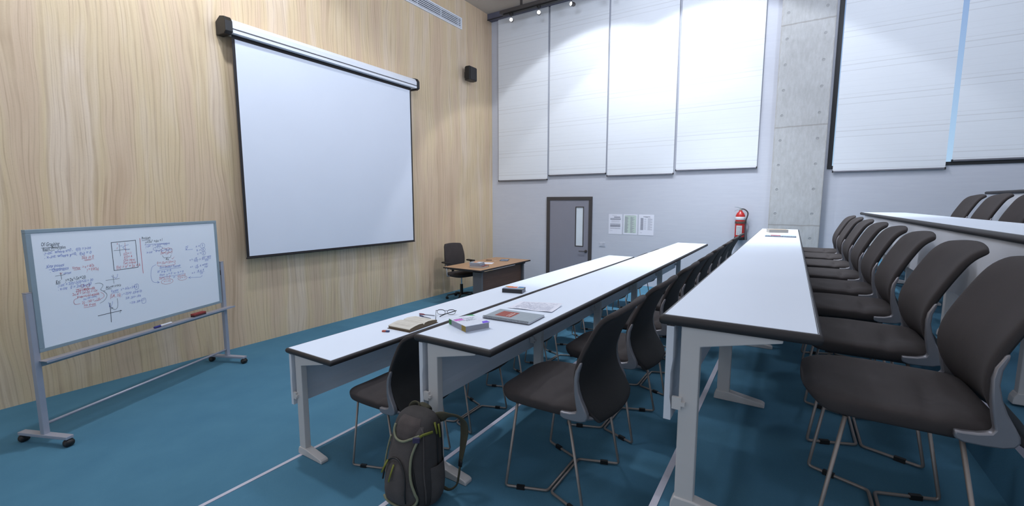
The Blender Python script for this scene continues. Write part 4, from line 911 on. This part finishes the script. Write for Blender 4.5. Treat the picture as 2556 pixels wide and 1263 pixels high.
# front panel: raised shell between the side trims
def shell(name, ylo, yhi, z0, z1, off, m, nz=18, ny=10):
    vs = []; fs = []
    for k in (0, 1):
        for i in range(nz + 1):
            z = z0 + (z1 - z0) * i / nz; a, c = ylo(z), yhi(z)
            for j in range(ny + 1):
                s = j / ny; y = a + (c - a) * s; e = min(1, 4 * min(s, 1 - s)) * min(1, 5 * min(i / nz, 1 - i / nz) + .0)
                vs.append((fx(y, z, (off * e ** .5) if k == 0 else -.006), y, z))
    o = (nz + 1) * (ny + 1)
    for i in range(nz):
        for j in range(ny):
            q = [i*(ny+1)+j, i*(ny+1)+j+1, (i+1)*(ny+1)+j+1, (i+1)*(ny+1)+j]; fs.append(q); fs.append([x + o for x in q[::-1]])
    return MB().add(vs, fs).obj(name, m, t, smooth=True)
def interp(tab):
    def f(z):
        if z <= tab[0][0]: return tab[0][1]
        for a, c in zip(tab, tab[1:]):
            if z <= c[0]: return a[1] + (c[1] - a[1]) * (z - a[0]) / (c[0] - a[0])
        return tab[-1][1]
    return f
hiY = interp([(.03, .05), (.06, .100), (.14, .108), (.25, .092), (.33, .075), (.40, .060)]); loY = interp([(.03, -.05), (.055, -.092), (.10, -.104), (.18, -.078), (.25, -.066), (.30, -.072), (.36, -.092), (.40, -.085)])
shell('front_panel', loY, hiY, .035, .395, .012, M['bp'])
pt = lambda z: math.sqrt(max(0, 1 - ((z - .03) / .235) ** 2)) if z > .03 else 1
pk = shell('front_pocket', lambda z: -.010 - .062 * max(.08, pt(z)), lambda z: .020 + .066 * max(.08, pt(z)), .045, .258, .026, M['bp'])
shell('top_pocket', lambda z: -.072 * max(.1, math.sin(PI * min(1, (z - .30) / .16) * .9 + .15)), lambda z: .066 * max(.1, math.sin(PI * min(1, (z - .30) / .16) * .9 + .15)),   .325, .420, .016, mat('brown_grey_canvas', '#4a4240', .9, bump=(300, .3), noise=(20, .15)))
for nm, pts, r in (('trim_piping', [(.066, .385), (.060, .355), (.034, .332), (-.008, .330), (-.045, .346), (-.086, .366)], .0058),
                   ('trim_piping', [(-.088, .362), (-.078, .32), (-.070, .275), (-.074, .22), (-.086, .17), (-.104, .12), (-.108, .085), (-.088, .058), (-.03, .046), (.04, .044), (.085, .055)], .0062),
                   ('trim_piping', [(.080, .33), (.094, .26), (.107, .16)], .0045)):
    MB().tube(curve_front(pts, .013), r, 6).obj(nm, M['trim'], t, smooth=True)
MB().tube(curve_front([(.086, .14), (.075, .205), (.040, .248), (.0, .256), (-.036, .235), (-.062, .18), (-.070, .08)], .020), .004, 6).obj('pocket_zip', M['blk'], pk, smooth=True)
for y, z0, z1, dy in ((.050, .243, .185, .022), (.006, .236, .165, .008)):
    b = MB(); b.tube([(fx(y, z0, .030), y, z0), (fx(y + dy / 2, (z0 + z1) / 2, .036), y + dy / 2, (z0 + z1) / 2), (fx(y + dy, z1, .040), y + dy, z1)], .0052, 6, flat=(.5, 1), up=(0, 1, 0)); b.obj('zip_pull', M['lime'], pk, smooth=True)
# seams and zips on the visible side
for k, pts in enumerate(([(-.068, .34), (-.090, .25), (-.100, .15), (-.092, .06)], [(-.035, .39), (-.052, .30), (-.066, .18), (-.060, .05)], [(.030, .40), (.022, .32), (.018, .20)], [(.062, .40), (.060, .2), (.055, .03)])):
    MB().tube(curve_side(pts, .001), .0042, 6, ).obj('side_seam', M['blk'] if k != 1 else M['bp'], t, smooth=True)
# side pocket
vs = []; fs = []
for k in (0, 1):
    for i in range(9):
        z = .02 + .19 * i / 8
        for j in range(9):
            x = -.03 + .12 * j / 8; e = min(1, 4 * min(j / 8, 1 - j / 8)); vs.append((x, sy_(x, z, (.010 + .006 * math.sin(PI * i / 8)) * e if k == 0 else -.004), z))
for i in range(8):
    for j in range(8):
        q = [i*9+j, i*9+j+1, (i+1)*9+j+1, (i+1)*9+j]; fs.append(q); fs.append([x + 81 for x in q[::-1]])
MB().add(vs, fs).obj('side_pocket', M['bp'], t, smooth=True)
# compression strap and lime pulls at the upper right
b = MB(); b.tube([(fx(-.084, .358, .016), -.084, .358), (-.045, sy_(-.045, .365, .010), .367), (-.005, sy_(-.005, .370, .008), .372)], .007, 6, flat=(.5, 1)); b.obj('compression_strap', M['lime'], t, smooth=True)
MB().obox(Matrix.Translation((fx(-.08, .352, .02), -.082, .352)) @ Matrix.Rotation(R(35), 4, 'Z'), .012, .032, .024).obj('buckle', M['purple'], t, bevel=.003)
for x, z0, z1 in ((.020, .405, .355), (.040, .390, .330)):
    MB().tube([(x - .0, sy_(x, z0, .006), z0), (x - .003, sy_(x, z1, .010), z1)], .0058, 6, flat=(1, .5), up=(0, 1, 0)).obj('zip_pull', M['lime'], t, smooth=True)
# carry handle
b = MB(); b.tube(cr([(.066, .088, .372), (.078, .102, .400), (.080, .080, .428), (.078, .045, .434), (.066, .035, .405)], 5), .014, 8, flat=(1, .35)); b.obj('carry_handle', M['olive'], t, smooth=True)
# shoulder straps on the back (+x) side, swinging out towards -y
for k, pts in enumerate(([(.070, -.070, .395), (.085, -.118, .412), (.125, -.150, .402), (.158, -.165, .365), (.168, -.165, .310), (.160, -.160, .235), (.148, -.155, .165)], [(.075, .02, .425), (.12, .03, .41), (.135, .05, .34), (.13, .07, .25), (.12, .08, .16)])):
    P = cr(pts, 6); r = [.030 if i < len(P) * .65 else .030 - .018 * ((i / len(P)) - .65) / .35 for i in range(len(P))]
    b = MB(); b.tube(P, r, 10, flat=(.95, .22), up=(1, -.2, .45) if k == 0 else (1, 0, .3)); st = b.obj('shoulder_strap', M['olive'], t, smooth=True)
    e = P[-1]
    b = MB(); b.tube(cr([tuple(e), tuple(e + Vector((-.003, .002, -.03)))], 3), .010, 8, flat=(1.2, .5)); b.obj('strap_adjuster', M['blk'], st, smooth=True)
    low = [tuple(e + Vector((-.003, .002, -.03))), (e.x - .012, e.y + .004, .085), (e.x - .022, e.y + .01, .045), (e.x - .05, e.y + .03 if k == 0 else e.y, .030), (.085, -.09 if k == 0 else .09, .040)]
    b = MB(); b.tube(cr(low, 5), [.007] * 11 + [.011] * 30 if False else .009, 6, flat=(1, .35), up=(0, 1, .2)); b.obj('lower_webbing', M['olive'], st, smooth=True)

# ------------------------------------------------------------------ camera
yaw, pit = .5664, .11519
d = Vector((math.cos(yaw) * math.cos(pit), math.sin(yaw) * math.cos(pit), -math.sin(pit))); r = Vector((math.sin(yaw), -math.cos(yaw), 0)); u = r.cross(d)
cam = bpy.data.objects.new('camera', bpy.data.cameras.new('camera')); COL.objects.link(cam)
cam.matrix_world = Matrix(((r.x, u.x, -d.x, 0), (r.y, u.y, -d.y, 0), (r.z, u.z, -d.z, 1.9735), (0, 0, 0, 1)))
cam.data.sensor_width = 36; cam.data.sensor_fit = 'HORIZONTAL'; cam.data.lens = 36 * 1093.8 / 2556; cam.data.clip_start = .05; cam.data.clip_end = 200
S.camera = cam

# ------------------------------------------------------------------ sky, lamps and added fill spots
w = bpy.data.worlds.new('sky'); S.world = w; w.use_nodes = True; nt = w.node_tree; bg = nt.nodes['Background']
tc = nt.nodes.new('ShaderNodeTexCoord'); sp = nt.nodes.new('ShaderNodeSeparateXYZ'); rp = nt.nodes.new('ShaderNodeValToRGB'); nt.links.new(tc.outputs['Generated'], sp.inputs[0]); nt.links.new(sp.outputs['Z'], rp.inputs[0])
e = rp.color_ramp.elements; e[0].position = 0; e[0].color = lin('#d4dae2'); e[1].position = .45; e[1].color = lin('#7890c4'); k = e.new(.04); k.color = lin('#aacbe8')
mp = nt.nodes.new('ShaderNodeMapRange'); nt.links.new(sp.outputs['X'], mp.inputs[0]); mp.inputs[1].default_value = -.3; mp.inputs[2].default_value = .35
mx = nt.nodes.new('ShaderNodeMix'); mx.data_type = 'RGBA'; nt.links.new(mp.outputs[0], mx.inputs[0]); mx.inputs[6].default_value = lin('#bec6d3'); nt.links.new(rp.outputs[0], mx.inputs[7])
nt.links.new(mx.outputs[2], bg.inputs['Color']); bg.inputs['Strength'].default_value = 1.0
def area(name, loc, size, power, rot=(0, 0, 0), color='#ffffff', spread=180):
    l = bpy.data.lights.new(name, 'AREA'); l.shape = 'RECTANGLE'; l.size, l.size_y = size; l.energy = power; l.color = lin(color)[:3]; l.spread = R(spread)
    o = bpy.data.objects.new(name, l); COL.objects.link(o); o.location = loc; o.rotation_euler = rot; return o
def spot(name, loc, target, power, angle, blend=.3, radius=.1, color='#ffffff'):
    l = bpy.data.lights.new(name, 'SPOT'); l.energy = power; l.spot_size = R(angle); l.spot_blend = blend; l.shadow_soft_size = radius; l.color = lin(color)[:3]
    o = bpy.data.objects.new(name, l); COL.objects.link(o); o.location = loc; o.rotation_euler = (Vector(target) - Vector(loc)).to_track_quat('-Z', 'Y').to_euler(); return o
def point(name, loc, power, radius=.25, color='#eaf0ff'):
    l = bpy.data.lights.new(name, 'POINT'); l.energy = power; l.shadow_soft_size = radius; l.color = lin(color)[:3]
    o = bpy.data.objects.new(name, l); COL.objects.link(o); o.location = loc; return o
for x, y, p in ((1.2, 2.9, 85), (3.9, 3.0, 90), (6.8, 2.2, 70), (.9, -.3, 35), (6.2, -1.2, 100), (2.5, -3.8, 40)):
    point('ceiling_lamp', (x, y, 5.6), p, color='#dde9ff')
def axis(loc, az, el): return (loc[0] + math.cos(R(az)) * math.cos(R(el)), loc[1] + math.sin(R(az)) * math.cos(R(el)), loc[2] + math.sin(R(el)))
L1 = (2.3, 4.4, 6.25); spot('wall_washer', L1, axis(L1, 92, -70), 290, 126, .3, .12, '#eaf3ff')
for yy, p in ((3.5, 170), (1.5, 200)):
    L2 = (6.7, yy, 6.22); spot('blind_washer', L2, axis(L2, 0, -66), p, 100, .12, .08, '#eef5ff')
spot('far_table_fill', (7.0, .9, 6.2), (7.1, .9, 0), 900, 74, 1, .15, '#e6f2ff')  # added fill, no real fixture: brightens the far ends of the table tops
spot('front_fill', (3.2, 5.2, 6.1), (6.0, -1.2, 1.7), 420, 58, 1, .2, '#eaf1ff')  # added fill without a fixture, lifts the upper modesty panel and chair fronts
S.view_settings.view_transform = 'Standard'; S.view_settings.look = 'None'; S.view_settings.exposure = .12; S.view_settings.gamma = 1; S.view_settings.use_curve_mapping = False
